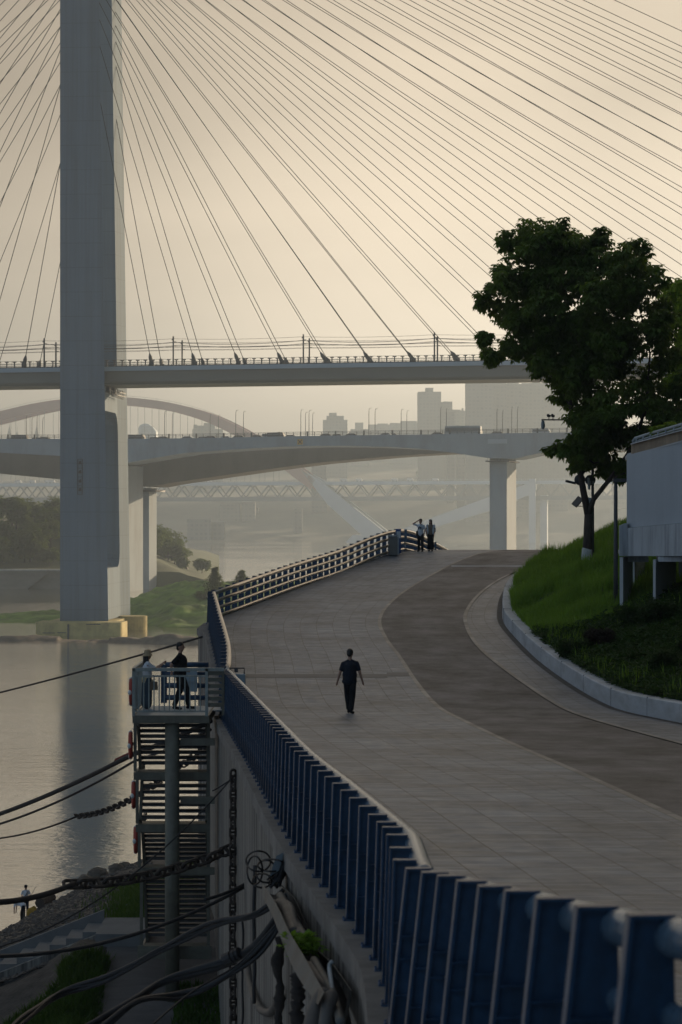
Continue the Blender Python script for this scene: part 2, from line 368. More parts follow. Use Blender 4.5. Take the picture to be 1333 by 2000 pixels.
bt_ = N.new('ShaderNodeMix'); bt_.data_type = 'RGBA'; bt_.blend_type = 'MULTIPLY'; bt_.inputs[0].default_value = 1; bt_.inputs[7].default_value = (1.145, 0.975, 0.725, 1)
L.new(bw.outputs[0], bt_.inputs[6])
bm0 = N.new('ShaderNodeMix'); bm0.data_type = 'RGBA'; bm0.inputs[0].default_value = 0.6
bk_ = N.new('ShaderNodeMix'); bk_.data_type = 'RGBA'; bk_.blend_type = 'MULTIPLY'; bk_.inputs[0].default_value = 1; bk_.inputs[7].default_value = (0.64, 0.94, 1.28, 1)
L.new(bw.outputs[0], bk_.inputs[6]); L.new(bk_.outputs[2], bm0.inputs[6]); L.new(bt_.outputs[2], bm0.inputs[7])
L.new(bm0.outputs[2], mx.inputs[6]); BM0 = bm0
# thin high cloud veil, part of the sky itself
tc = N.new('ShaderNodeTexCoord'); mp = N.new('ShaderNodeMapping'); mp.inputs['Scale'].default_value = (2.2, 2.2, 9); L.new(tc.outputs['Generated'], mp.inputs[0])
nz = N.new('ShaderNodeTexNoise'); nz.inputs['Scale'].default_value = 2.2; nz.inputs['Detail'].default_value = 5; L.new(mp.outputs[0], nz.inputs['Vector'])
mr = N.new('ShaderNodeMapRange'); mr.inputs[1].default_value = 0.35; mr.inputs[2].default_value = 0.7; mr.inputs[3].default_value = 1.06; mr.inputs[4].default_value = 0.88
L.new(nz.outputs['Fac'], mr.inputs[0])
m2 = N.new('ShaderNodeMix'); m2.data_type = 'RGBA'; m2.blend_type = 'MULTIPLY'; m2.inputs[0].default_value = 1
L.new(mx.outputs[2], m2.inputs[6]); L.new(mr.outputs[0], m2.inputs[7])
# sky gain by direction: brighter and bluer behind the camera, added as cool fill
sp = N.new('ShaderNodeVectorMath'); sp.operation = 'DOT_PRODUCT'; sp.inputs[1].default_value = (math.sin(math.radians(22)), math.cos(math.radians(22)), 0)
L.new(tc.outputs['Generated'], sp.inputs[0])
g1_ = N.new('ShaderNodeMapRange'); g1_.interpolation_type = 'SMOOTHSTEP'; g1_.inputs[1].default_value = -0.5; g1_.inputs[2].default_value = 1.0; g1_.inputs[3].default_value = GLOW_BACK; g1_.inputs[4].default_value = GLOW_FRONT
L.new(sp.outputs['Value'], g1_.inputs[0])
g0_ = N.new('ShaderNodeMapRange'); g0_.inputs[1].default_value = -0.3; g0_.inputs[2].default_value = 0.75; g0_.inputs[3].default_value = 0.0; g0_.inputs[4].default_value = 1.0
L.new(sp.outputs['Value'], g0_.inputs[0]); L.new(g0_.outputs[0], BM0.inputs[0])
sx = N.new('ShaderNodeSeparateXYZ'); L.new(tc.outputs['Generated'], sx.inputs[0])
def curve_node(inp, lo, hi, pts):
    f_ = N.new('ShaderNodeFloatCurve'); c_ = f_.mapping.curves[0]
    for i_, (x_, y_) in enumerate(pts):
        x_ = (x_-lo)/(hi-lo)
        if i_ == 0: c_.points[0].location = (x_, y_)
        elif i_ == len(pts)-1: c_.points[-1].location = (x_, y_)
        else: c_.points.new(x_, y_)
    f_.mapping.update()
    r_ = N.new('ShaderNodeMapRange'); r_.inputs[1].default_value = lo; r_.inputs[2].default_value = hi
    L.new(inp, r_.inputs[0]); L.new(r_.outputs[0], f_.inputs['Value']); return f_.outputs[0]
zc = curve_node(sx.outputs['Z'], -0.1, 1.0, ((-0.1, .9), (0.0, .9), (0.04, .68), (0.12, .53), (0.2, .44), (0.4, .52), (0.7, .85), (1.0, 1.0)))
xc = curve_node(sx.outputs['X'], -0.5, 0.5, ((-0.5, 1.0), (-0.3, .8), (-0.14, .70), (0.0, .94), (0.05, .87), (0.16, .58), (0.5, .55)))  # gain raised at the far left as added cool fill
gk = N.new('ShaderNodeMath'); gk.operation = 'MULTIPLY'; L.new(zc, gk.inputs[0]); L.new(xc, gk.inputs[1])
gm = N.new('ShaderNodeMath'); gm.operation = 'MULTIPLY'; L.new(g1_.outputs[0], gm.inputs[0]); L.new(gk.outputs[0], gm.inputs[1])
m3 = N.new('ShaderNodeMix'); m3.data_type = 'RGBA'; m3.blend_type = 'MULTIPLY'; m3.inputs[0].default_value = 1
L.new(m2.outputs[2], m3.inputs[6]); L.new(gm.outputs[0], m3.inputs[7])
L.new(m3.outputs[2], bg.inputs['Color']); bg.inputs['Strength'].default_value = 0.15

sd = bpy.data.lights.new('sun', 'SUN'); so = bpy.data.objects.new('sun', sd); COL.objects.link(so)
sd.energy = 3.0; sd.angle = math.radians(0.6); sd.color = (1.0, 0.77, 0.5)
to_sun = V((math.sin(SUN_AZ)*math.cos(SUN_EL), math.cos(SUN_AZ)*math.cos(SUN_EL), math.sin(SUN_EL)))
so.rotation_euler = to_sun.to_track_quat('Z', 'Y').to_euler(); so.location = (60, 0, 120)

hz = MB().box((0, 1570, 103), (3000, 3260, 218))
haze = hz.build('haze', None); haze['kind'] = 'stuff'
hm = bpy.data.materials.new('river_haze'); hm.use_nodes = True
hm.node_tree.nodes.clear()
ho = hm.node_tree.nodes.new('ShaderNodeOutputMaterial'); hv = hm.node_tree.nodes.new('ShaderNodeVolumePrincipled')
hv.inputs['Color'].default_value = (0.66, 0.78, 0.91, 1); hv.inputs['Density'].default_value = 0.000185; hv.inputs['Anisotropy'].default_value = 0.5
hm.node_tree.links.new(hv.outputs[0], ho.inputs['Volume']); haze.data.materials.append(hm)

vs = scene.view_settings; scene.display_settings.display_device = 'sRGB'
vs.view_transform = 'Standard'; vs.look = 'None'; vs.exposure = 0.95; vs.gamma = 1.0
cy = scene.cycles
cy.max_bounces = 6; cy.diffuse_bounces = 3; cy.glossy_bounces = 3; cy.volume_bounces = 1; cy.transparent_max_bounces = 8
cy.use_denoising = True
# ---------------------------------------------------------------- river, banks
def water_mat():
    m = bpy.data.materials.new('river_water'); m.use_nodes = True
    N = m.node_tree.nodes; L = m.node_tree.links; b = N['Principled BSDF']
    b.inputs['Base Color'].default_value = (0.22, 0.195, 0.15, 1); b.inputs['Roughness'].default_value = 0.04; b.inputs['IOR'].default_value = 2.0
    b.inputs['Specular IOR Level'].default_value = 0.6
    tc = N.new('ShaderNodeTexCoord')
    hs = None
    for sc, st, wgt in ((4.5, (0.6, 1.2, 1), 0.10), (1.7, (0.6, 1.3, 1), 0.40), (0.55, (0.5, 1.5, 1), 0.75), (0.16, (0.7, 1.4, 1), 0.8), (0.03, (1, 2.5, 1), 0.6)):
        mp = N.new('ShaderNodeMapping'); mp.inputs['Scale'].default_value = st; L.new(tc.outputs['Object'], mp.inputs[0])
        nz = N.new('ShaderNodeTexNoise'); nz.inputs['Scale'].default_value = sc; nz.inputs['Detail'].default_value = 4; nz.inputs['Roughness'].default_value = 0.6
        L.new(mp.outputs[0], nz.inputs['Vector'])
        mu = N.new('ShaderNodeMath'); mu.operation = 'MULTIPLY'; mu.inputs[1].default_value = wgt; L.new(nz.outputs['Fac'], mu.inputs[0])
        if hs is None: hs = mu.outputs[0]
        else:
            ad = N.new('ShaderNodeMath'); ad.operation = 'ADD'; L.new(hs, ad.inputs[0]); L.new(mu.outputs[0], ad.inputs[1]); hs = ad.outputs[0]
    # smooth patches where the current is slack
    ms = N.new('ShaderNodeTexNoise'); ms.inputs['Scale'].default_value = 0.012; ms.inputs['Detail'].default_value = 3; L.new(tc.outputs['Object'], ms.inputs['Vector'])
    mr = N.new('ShaderNodeMapRange'); mr.inputs[1].default_value = 0.35; mr.inputs[2].default_value = 0.65; mr.inputs[3].default_value = 0.25; mr.inputs[4].default_value = 0.75; L.new(ms.outputs['Fac'], mr.inputs[0])
    bp = N.new('ShaderNodeBump'); bp.inputs['Distance'].default_value = 0.13; L.new(mr.outputs[0], bp.inputs['Strength'])
    L.new(hs, bp.inputs['Height']); L.new(bp.outputs[0], b.inputs['Normal'])
    gl = N.new('ShaderNodeBsdfGlossy'); gl.inputs['Color'].default_value = (.93, .91, .87, 1); gl.inputs['Roughness'].default_value = .05; L.new(bp.outputs[0], gl.inputs['Normal'])
    ms2 = N.new('ShaderNodeMixShader'); ms2.inputs[0].default_value = .68; L.new(b.outputs[0], ms2.inputs[1]); L.new(gl.outputs[0], ms2.inputs[2]); L.new(ms2.outputs[0], N['Material Output'].inputs['Surface'])
    return m
struct('water', MB().add([(-1400, -40, 0), (1400, -40, 0), (1400, 3100, 0), (-1400, 3100, 0)], [(0, 1, 2, 3)]), water_mat())
struct('river_bed', MB().add([(-1450, -50, -4), (1450, -50, -4), (1450, 3150, -4), (-1450, 3150, -4)], [(0, 1, 2, 3)]), MAT['soil'])

def hfield(name, xs, ys, fz, mat, smooth=True):
    mb = MB(); n = len(xs)
    mb.v = [(x, y, fz(x, y)) for y in ys for x in xs]
    mb.f = [(j*n+i, j*n+i+1, (j+1)*n+i+1, (j+1)*n+i) for j in range(len(ys)-1) for i in range(n-1)]
    return struct(name, mb, mat, smooth)
def rng(a, b, n): return [a + (b-a)*i/(n-1) for i in range(n)]
def sm(a, b, x):
    t = min(max((x-a)/(b-a), 0), 1); return t*t*(3-2*t)
def nz2(x, y, s, seed=0): return noise.noise(V((x*s, y*s, seed)))

# grassy shoal behind the pylon: low on the left, a hump on the right
def isl(x, y):
    front = 492 + 5*nz2(x, 0, 0.04, 3) if x < -44 else 492 + (470-492)*sm(-44, -32, x) + 5*nz2(x, 0, 0.06, 3)
    top = lerp(2.2, 7.0, sm(-52, -34, x)) * (1 - 0.55*sm(-52, -76, -0 + x if x < -52 else -52)) 
    if x < -52: top = lerp(2.2, 0.6, sm(-50, -82, 0) if False else min(max((-52-x)/26, 0), 1))
    wid = lerp(18, 60, sm(-48, -34, x))
    t = (y-front)/wid
    if t < 0: return -0.8 + max(t, -1)*2
    h = top*math.sin(min(t, 1)*PI/2)
    if t > 1: h = top*max(1-(t-1)*1.0, -0.4)
    h += (0.8*nz2(x, y, 0.12, 1) + 0.75*nz2(x, y*.7, 0.33, 2) + .3*nz2(x, y, .9, 6)) * min(max(h, 0)/2+0.15, 1.2)
    return h
hfield('grassy_shoal', rng(-100, 30, 300), rng(462, 600, 170), isl, MAT['island'])
# low rock shelf in front of the pile cap
def shelf(x, y):
    c = 418 + 4*math.sin(x*0.09)
    w = 4.5 + 2.0*nz2(x, 0, 0.1, 5)
    t = abs(y-c)/w
    amp = 0.45 + 0.55*max(nz2(x, y, 0.12, 8), 0)*2 + 0.5*sm(-44, -36, x)
    if x < -60: amp *= 1.0
    gap = 0.35 if -49 < x < -40 else 1
    return amp*gap*(1-t*t) + 0.35*nz2(x, y, 0.5, 9) - 0.1 if t < 1.4 else -1.2
hfield('rock_shelf', rng(-66, -15, 150), rng(404, 434, 50), shelf, MAT['rock'])

# far left bank
def bank(x, y):
    y0 = 712
    if y < y0: return -1
    if x > -36: y0 += (x+36)*1.8
    t = y - y0
    if t < 0: return -0.8
    h = 5.0 + 13*sm(8, 70, t) + 8*sm(70, 260, t) + 1.2*nz2(x, y, 0.05, 4)
    h = min(h, t*3)
    px = 666.5 + F*x/y
    return min(h, interp([(-400, 45), (118, 30), (255, 10), (320, 7), (360, 4), (400, 2.5), (440, -1), (600, -1.5)], px))
hfield('far_bank', rng(-330, -8, 130), rng(700, 1250, 120), bank, MAT['bank'])
bw = MB().prism([(-330, -1), (-66, -1), (-66, 5.2), (-330, 5.2)], lambda a, b, d: V((a, d, b)), 709, 714)
for i in range(9): pass
wr = thing('river_wall', (-150, 711, 0), 'long stone retaining wall at the waterline of the far left bank', 'wall')
bw.build('wall_face', MAT['bank_wall'], wr)
MB().prism([(-330, 5.2), (-66, 5.2), (-66, 5.7), (-330, 5.7)], lambda a, b, d: V((a, d, b)), 708.6, 714.2).build('coping', MAT['concrete'], wr)
rp = MB()
for a, b in (((-92, 0.2), (-86, 5.0)),): rp.beam((a[0], 708.2, a[1]), (b[0], 708.2, b[1]), 1.4, 0.8)
rp.build('ramp', MAT['bank_wall'], wr)
# distant land and hills round the bend of the river
def farland(x, y):
    shore = 1880 + 0.15*abs(x-250) - 300*sm(200, 500, x)
    t = y - shore
    if t < 0: return -1
    return 4 + 34*sm(0, 260, t) + 52*sm(260, 900, t)*(0.8+0.45*nz2(x, y, 0.0022, 6)) + 5*nz2(x, y, 0.012, 2)
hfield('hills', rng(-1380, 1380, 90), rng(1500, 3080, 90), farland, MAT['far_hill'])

# ---------------------------------------------------------------- trees
def leaf_cluster(mb, c, rad, n, size, rnd, squash=0.8, droop=0.6, stray=0.0):
    c = V(c)
    for _ in range(n):
        d = V((rnd.gauss(0, 1), rnd.gauss(0, 1), rnd.gauss(0, 1))).normalized()
        r = rad * (rnd.random() ** 0.4) * (rnd.uniform(1.0, 1.5) if rnd.random() < stray else 1)
        tip = c + V((d.x*r, d.y*r, d.z*r*squash))
        k = rnd.randint(3, 5); a0 = rnd.random()*6.28
        for j in range(k):
            a = a0 + j*6.28/k + rnd.uniform(-.4, .4)
            s = size*rnd.uniform(0.7, 1.3)
            dirv = V((math.cos(a), math.sin(a), -droop + rnd.uniform(-.5, .5))) + d*0.5
            dirv.normalize()
            side = dirv.cross(V((0, 0, 1)))
            if side.length < .05: side = V((1, 0, 0))
            side.normalize(); side = side*(s*0.27)
            mid = tip + dirv*s*0.5 + V((0, 0, s*0.06))
            end = tip + dirv*s + V((0, 0, -s*0.12))
            n0 = len(mb.v)
            mb.v += [tuple(tip), tuple(mid+side), tuple(end), tuple(mid-side)]
            mb.f.append((n0, n0+1, n0+2, n0+3))
def simple_tree(name, base, h, rad, label, cat, mat, group=None, n=220, leaf=0.5, seed=0, conic=False, bush=False):
    rnd = random.Random(seed)
    t = thing(name, base, label, cat, group)
    b = V(base)
    tk = MB(); tk.tube([b + V((0, 0, -0.3)), b + V((rnd.uniform(-.2, .2), 0, h*0.35)), b + V((rnd.uniform(-.3, .3), 0, h*0.75))], [h*0.025, h*0.02, h*0.008], 6)
    for i in range(5):
        a = rnd.random()*6.28; z = h*rnd.uniform(.3, .6)
        tk.tube([b + V((0, 0, z)), b + V((math.cos(a)*rad*.6, math.sin(a)*rad*.6, z + h*.15))], [h*.01, h*.004], 5)
    tk.build('trunk', MAT['bark'], t, True)
    mb = MB(); nb = 10 if not conic else 14
    for i in range(nb):
        if conic:
            f = i/nb; z = h*(0.12 + 0.85*f); rr = rad*(1.05-f)*rnd.uniform(.75, 1.1)
            a = i*2.4; c = b + V((math.cos(a)*rr*.45, math.sin(a)*rr*.45, z)); cr = max(rr*.75, rad*.18)
        else:
            a = rnd.random()*6.28; q = rnd.random()**.5*rad*.7
            z = h*(rnd.uniform(.15, .8) if bush else rnd.uniform(.38, .85)); c = b + V((math.cos(a)*q, math.sin(a)*q, z)); cr = rad*rnd.uniform(.32, .52)
        leaf_cluster(mb, c, cr, n//nb, leaf, rnd)
    mb.build('crown', mat, t)
    return t
rnd = random.Random(3)
def isl_z(x, y): return max(isl(x, y), 0)
for i, (px, py, D, h, r, nm, lab) in enumerate([
        (420, 1147, 505, 5.6, 2.9, 'shoal_tree', 'bushy dark green tree on the grassy shoal, left of a pair'),
        (472, 1140, 505, 4.6, 2.7, 'shoal_tree', 'smaller pointed dark green tree on the grassy shoal, beside the promenade railing'),
        (615, 1098, 480, 3.4, 2.3, 'shoal_tree', 'treetop peeping over the promenade railing below the slanting concrete legs')]):
    p = P(px, py, D)
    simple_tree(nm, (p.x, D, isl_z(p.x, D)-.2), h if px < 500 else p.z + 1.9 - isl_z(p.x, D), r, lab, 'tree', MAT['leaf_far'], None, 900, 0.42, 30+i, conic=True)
p = P(395, 1152, 500)
simple_tree('shoal_bush', (p.x, 500, isl_z(p.x, 500)-.2), 1.6, 2.6, 'low dark bush at the foot of the shoal trees', 'bush', MAT['leaf_far'], None, 500, .3, 44, bush=True)
k = 0
for i in range(52):
    px = rnd.uniform(-60, 118) if i < 34 else rnd.uniform(255, 400)
    D = rnd.uniform(722, 800) if i < 34 else rnd.uniform(760, 860)
    x = (px-666.5)*D/F
    h = rnd.uniform(7, 11) if px < 200 else rnd.uniform(6, 12)*(1 if px < 350 else .6)
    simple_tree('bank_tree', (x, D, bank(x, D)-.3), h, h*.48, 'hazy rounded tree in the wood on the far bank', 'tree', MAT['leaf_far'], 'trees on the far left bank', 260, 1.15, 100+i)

# ---------------------------------------------------------------- cable-stayed rail bridge
A1 = math.radians(4); U1 = V((math.cos(A1), -math.sin(A1), 0)); W1 = V((math.sin(A1), math.cos(A1), 0))
O1 = V((-47.6, 445, 0))
def B1(u, v, z): return O1 + U1*u + W1*v + V((0, 0, z))
LEFT = -4.15
def right_edge(z): return interp([(0, 4.85), (2.7, 4.8), (47, 4.1), (112, 3.17), (168, 2.4)], z)
bridge = thing('cable_stayed_bridge', tuple(B1(0, 13, 0)), 'tall pale concrete pylon with fans of cables carrying a slim railway deck', 'bridge')
py = MB()
zs = [2.4, 12, 30, 47, 80, 112, 140, 168]
def column(mb, v0, v1, in0, in1):
    vs = []
    for z in zs:
        l, r = LEFT, right_edge(z)
        vs += [B1(l+in0, v0, z), B1(r-in0, v0, z), B1(r-in1, v1, z), B1(l+in1, v1, z)]
    fs = []
    for i in range(len(zs)-1):
        for k in range(4): fs.append((4*i+k, 4*i+(k+1) % 4, 4*i+4+(k+1) % 4, 4*i+4+k))
    fs += [(3, 2, 1, 0), tuple(range(4*len(zs)-4, 4*len(zs)))]
    mb.add(vs, fs)
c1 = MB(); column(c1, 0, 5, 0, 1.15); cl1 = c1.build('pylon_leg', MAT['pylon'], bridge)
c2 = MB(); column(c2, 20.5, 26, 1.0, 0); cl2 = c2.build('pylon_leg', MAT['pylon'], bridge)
def fil(cx, cz, r, a0, a1, n=8): return [(cx + r*math.cos(lerp(a0, a1, i/n)), cz + r*math.sin(lerp(a0, a1, i/n))) for i in range(n+1)]
r = 3.0
beam_top = [(4.9, 46.0), (4.9, 41.4)] + fil(20.4-r, 41.4-r, r, PI/2, 0) + [(20.6, 38.4), (20.6, 46.0)]
beam_bot = [(4.9, 2.4), (20.6, 2.4), (20.6, 12+r)] + fil(20.4-r, 12+r, r, 0, -PI/2) + [(4.9, 12)]
MB().prism(beam_top, lambda v, z, d: B1(d if d < 0 else right_edge(z)-1.0, v, z), -3.0, 1).build('pylon_crossbeam', MAT['pylon'], bridge)
MB().prism(beam_bot, lambda v, z, d: B1(d if d < 0 else right_edge(z)-1.0, v, z), -3.0, 1).build('pylon_base_wall', MAT['pylon'], bridge)
# upper struts between the legs near the top, above the frame
MB().prism([(4.5, 150), (21, 150), (21, 156), (4.5, 156)], lambda v, z, d: B1(d, v, z), -2.6, 1.4).build('pylon_crossbeam', MAT['pylon'], bridge)
cap = MB()
cap.prism([(-7.6, -5.5), (8.0, -5.5), (8.2, -5), (8.2, 1.0), (-7.6, 1.0)], lambda u, v, z: B1(u, v, z), -3, 2.45)
cap.prism([(-7.2, 1.01), (5.4, 1.01), (5.4, 30), (-7.2, 30)], lambda u, v, z: B1(u, v, z), -3, 2.25)
cap.tube([B1(6.4, 19, -3), B1(6.4, 19, 2.6)], 2.75, 28)
cap.build('pile_cap', MAT['cap'], bridge)
cd = MB()
cd.box(B1(-1.6, -5.6, 1.0), (.35, .18, 2.2)); cd.box(B1(-5.2, -5.6, .5), (2.2, .12, .12)); cd.box(B1(-2.8, -5.6, .55), (1.6, .12, .12)); cd.box(B1(3.0, -5.6, 2.1), (2.6, .12, .14))
cd.build('fender_marks', MAT['dark_steel'], bridge)
# water gauge on the front leg
gp = MB(); g0 = P(157, 897, 445 - .3).z; g1 = P(157, 966, 445-.3).z; gx = (157-161.5)*445/F
gp.beam(B1(gx-.42, -.12, g1), B1(gx-.42, -.12, g0), .1, .1); gp.beam(B1(gx+.42, -.12, g1), B1(gx+.42, -.12, g0), .1, .1)
for i in range(9): z = lerp(g1, g0, i/8); gp.beam(B1(gx-.42, -.14, z), B1(gx+.42, -.14, z), .08, .07)
gauge = gp.build('water_gauge', MAT['dark_steel'], bridge)
for i, f in enumerate((.14, .38, .64, .9)):
    mk = MB(); z = lerp(g1, g0, f); mk.box(B1(gx, -.13, z), (.42, .1, .5)); mk.box(B1(gx+.1, -.13, z+.28), (.22, .1, .14))
    mk.build('gauge_mark', MAT['dark_steel'], gauge)
GR = 0.0105
def dz(u): return GR*u
def pu(px, v, D0=447): 
    X = (px-666.5)/F
    # u such that the bridge point projects to px
    u = (X*(O1.y + W1.y*v) - O1.x - W1.x*v) / (U1.x - X*U1.y); return u
ZT = 49.5
dk = MB(); us = [-95, 0, 120, 240, 345]
dk.strip([(u, ZT+dz(u)) for u in us], [(u, ZT-.8+dz(u)) for u in us], lambda u, z, v: B1(u, v, z), 5.3, 19.9)
dk.build('deck_slab', MAT['deck_paint'], bridge)
gd = MB()
for (za, zb, v0, v1, mt) in ((-.8, -2.9, 5.75, 19.5, 0), (-2.9, -3.35, 6.4, 18.8, 0)):
    gd.strip([(u, ZT+za+dz(u)) for u in us], [(u, ZT+zb+dz(u)) for u in us], lambda u, z, v: B1(u, v, z), v0, v1)
gd.build('box_girder', MAT['girder'], bridge)
pr = MB(); u = -95
while u < 150:
    for v in (5.6,):
        pr.box(B1(u, v, ZT+.55+dz(u)), (.22, .2, 1.1)); pr.box(B1(u, v, ZT+1.12+dz(u)), (.7, .25, .16))
    u += 1.45
for v, hh in ((5.6, .35), (5.6, .75), (19.6, .5), (19.6, 1.0)):
    pr.beam(B1(-95, v, ZT+hh+dz(-95)), B1(345, v, ZT+hh+dz(345)), .12, .1)
for v in (8.5, 10, 14, 15.5):
    pr.beam(B1(-95, v, ZT+.2+dz(-95)), B1(345, v, ZT+.2+dz(345)), .2, .35)
u = -95
while u < 150:
    pr.box(B1(u, 19.6, ZT+.6+dz(u)), (.12, .12, 1.2)); u += 1.45
pr.build('deck_railing', MAT['dark_steel'], bridge)
fe = MB(); u = -95
while u < 92:
    fe.box(B1(u, 20, ZT+1.1+dz(u)), (.05, .05, 2.2)); u += 2.1
fe.beam(B1(-95, 20, ZT+2.2+dz(-95)), B1(92, 20, ZT+2.2+dz(92)), .05, .06)
fe.beam(B1(-95, 20, ZT+1.5+dz(-95)), B1(92, 20, ZT+1.5+dz(92)), .03, .04)
fe.build('noise_fence', MAT['girder'], bridge)
bs = MB()
for z in (45.2, 44.6): bs.beam(B1(4.0, 5.5, z), B1(4.9, 20, z), .12, .12)
for i in range(14): bs.beam(B1(4.5, 6+i, 44.0), B1(4.6, 6+i+.5*(i % 2), 45.7), .08, .08)
bs.box(B1(2.4, 9, 45.4), (2.6, 3, 1.0)); bs.box(B1(2.4, 15, 45.4), (2.6, 3, 1.0))
bs.build('bearing_scaffold', MAT['dark_steel'], bridge)
# catenary masts and wires
ms = MB().box((0, 0, 2.8), (.28, .28, 5.6)).box((.25, 0, 4.6), (.6, .1, .1)).box((.3, 0, 3.9), (.5, .1, .08)).box((-.12, 0, 5.0), (.35, .2, .25))
first = None
for i in range(6):
    u = -8.3 + 24.35*i - .2
    for v in (7.2, 17.6):
        p = B1(u+(0 if v < 10 else .25), v, ZT+dz(u))
        if first is None:
            first = ms.build('catenary_mast', MAT['dark_steel'], bridge, local=True); o = first
        else:
            o = first.copy(); COL.objects.link(o)
        o.location = p - bridge.location
wi = MB()
for v in (7.8, 9.0, 15.6, 17.2):
    for hz_, sag in ((5.2, .25), (4.55, .5), (3.7, .12)):
        if v in (9.0, 15.6) and hz_ > 5: continue
        for i in range(-5, 13):
            pts = []
            for k in range(7):
                t = k/6; u = -8.5 + 24.35*(i+t)
                pts.append(B1(u, v, ZT+dz(u)+hz_-sag*4*t*(1-t)))
            wi.tube(pts, .028, 4, False)
wi.build('overhead_wire', MAT['dark_steel'], bridge)
# stay cables
ANCH = [104.4, 112.4, 116.2, 118.8, 121.1, 123.4, 125.5, 127.6]
while len(ANCH) < 28: ANCH.append(ANCH[-1] + 1.72)
def stay(side, n, plane):
    u = side*(12.0 + 8.12*n); z1 = ANCH[n]
    v0, v1 = (5.65, 3.3) if plane == 0 else (19.5, 22.6)
    if plane: z1 -= .6
    up = side*1.6
    a = B1(u, v0, ZT+.5+dz(u)); b = B1(up, v1, z1)
    o = MB().tube([a, b], .066, 6).build('stay_cable', MAT['cable'], bridge)
    d = (b-a).normalized()
    s = MB().tube([a - d*.3, a + d*1.2, a + d*1.9], [.36, .36, .12], 10)
    if plane == 0: s.box(a + V((0, 0, -.1)), (.9, .5, .7))
    s.build('cable_socket', MAT['dark_steel'], o)
for pl in (0, 1):
    for n in range(28): stay(1, n, pl)
    for n in range(11): stay(-1, n, pl)

# ---------------------------------------------------------------- haunched girder road bridges
A2 = math.radians(14); U2 = V((math.cos(A2), -math.sin(A2), 0)); W2 = V((math.sin(A2), math.cos(A2), 0)); O2 = V((42.6, 655, 0))
def B2(u, v, z): return O2 + U2*u + W2*v + V((0, 0, z))
def pu2(px, v):
    X = (px-666.5)/F
    return (X*(O2.y + W2.y*v) - O2.x - W2.x*v) / (U2.x - X*U2.y)
def pz2(px, y, v):
    u = pu2(px, v); D = B2(u, v, 0).y; return u, CZ - (y-1000)*D/F
top_px = [(-250, 861), (0, 857), (254, 857), (420, 855), (560, 852), (686, 850), (854, 848), (955, 846.5), (1060, 845), (1250, 842)]
bot_px = [(-250, 868), (-120, 873), (0, 884), (115, 890), (200, 904), (228, 908), (254, 903), (300, 895), (361, 885), (420, 880.5), (490, 876), (558, 872.5), (620, 871), (686, 871), (760, 873), (820, 876.5), (870, 882), (915, 889), (955, 895), (1005, 896), (1030, 890), (1075, 881), (1130, 872), (1250, 866)]
rbot_px = [(-250, 890), (-120, 905), (0, 925), (115, 936), (200, 945), (250, 950), (293, 951), (330, 944), (361, 939.5), (420, 931), (490, 921), (558, 912), (620, 904), (686, 898), (750, 892.5), (812, 888), (870, 885), (960, 883), (1060, 882), (1250, 880)]
front = thing('girder_bridge', tuple(B2(0, 6, 0)), 'haunched concrete road girder bridge with street lamps, right pier beside the hill tree', 'bridge')
VF0, VF1 = -2.0, 15.0
def profile(bot, v, topoff=0):
    T, Bm = [], []
    pxs = sorted(set([p for p, _ in bot] + [p for p, _ in top_px]))
    for px in pxs:
        u, zt = pz2(px, interp(top_px, px), v); _, zb = pz2(px, interp(bot, px), v)
        T.append((u, zt+topoff)); Bm.append((u, zb))
    return T, Bm
T, Bm = profile(bot_px, VF0)
MB().strip([(u, z-.8) for u, z in T], [(u, max(z, t[1]-1.3)) for (u, z), t in zip(Bm, T)], lambda u, z, v: B2(u, v, z), VF0+.36, VF1).build('deck_slab', MAT['bridge_con'], front)
MB().strip(T, [(u, z-1.3) for u, z in T], lambda u, z, v: B2(u, v, z), VF0, VF0+.355).build('edge_barrier', MAT['bridge_con'], front)
MB().strip([(u, z-1.3) for u, z in T], [(u, min(z, t[1]-1.6)) for (u, z), t in zip(Bm, T)], lambda u, z, v: B2(u, v, z), VF0+.05, VF1-.3).build('haunched_girder', MAT['bridge_con'], front)
TZ = smooth_tab([(u, z) for u, z in T], 1)
def pier(par, u, v0, v1, w, ztop, zcap=None, mat='bridge_con', name='pier'):
    m = MB().prism([(u-w/2, v0), (u+w/2, v0), (u+w/2, v1), (u-w/2, v1)], lambda a, b, z: B2(a, b, z), -3, ztop)
    o = m.build(name, MAT[mat], par)
    return o
up1 = pu2(973.5, 0)
pier(front, up1, 0, 15, 4.7, CZ+105*655/F)
pier(front, up1-109, 0, 16, 4.7, CZ+92*670/F)
pier(front, up1+109, 0, 15, 4.7, CZ+110*640/F)
tr = MB(); zt = CZ + (1000-899)*655/F
tr.box(B2(up1, 7, zt-.3), (6.4, 17.5, .35), Matrix.Rotation(-A2, 3, 'Z'))
for i in range(7): tr.box(B2(up1-2.7+i*.9, -1.3, zt+.4), (.08, .08, 1.2))
tr.build('pier_walkway', MAT['dark_steel'], front)
def railing2(par, v, u0, u1, off=0):
    r_ = MB(); u = u0
    while u < u1:
        z = interp(TZ, u)+off; r_.box(B2(u, v, z+.55), (.16, .16, 1.1)); u += 2.0
    pts = rng(u0, u1, 30)
    for a, b in zip(pts, pts[1:]):
        for h in (.35, .75, 1.1): r_.beam(B2(a, v, interp(TZ, a)+off+h), B2(b, v, interp(TZ, b)+off+h), .1, .1)
    u = u0
    while u < u1:
        z = interp(TZ, u)+off; r_.box(B2(u, v, z+.6), (.45, .45, 1.3)); u += 8.0
    r_.build('parapet', MAT['dark_steel'], par)
railing2(front, VF0+.2, -205, 75); 
px_ = MB(); a_ = pz2(972, 862, VF0-.06)
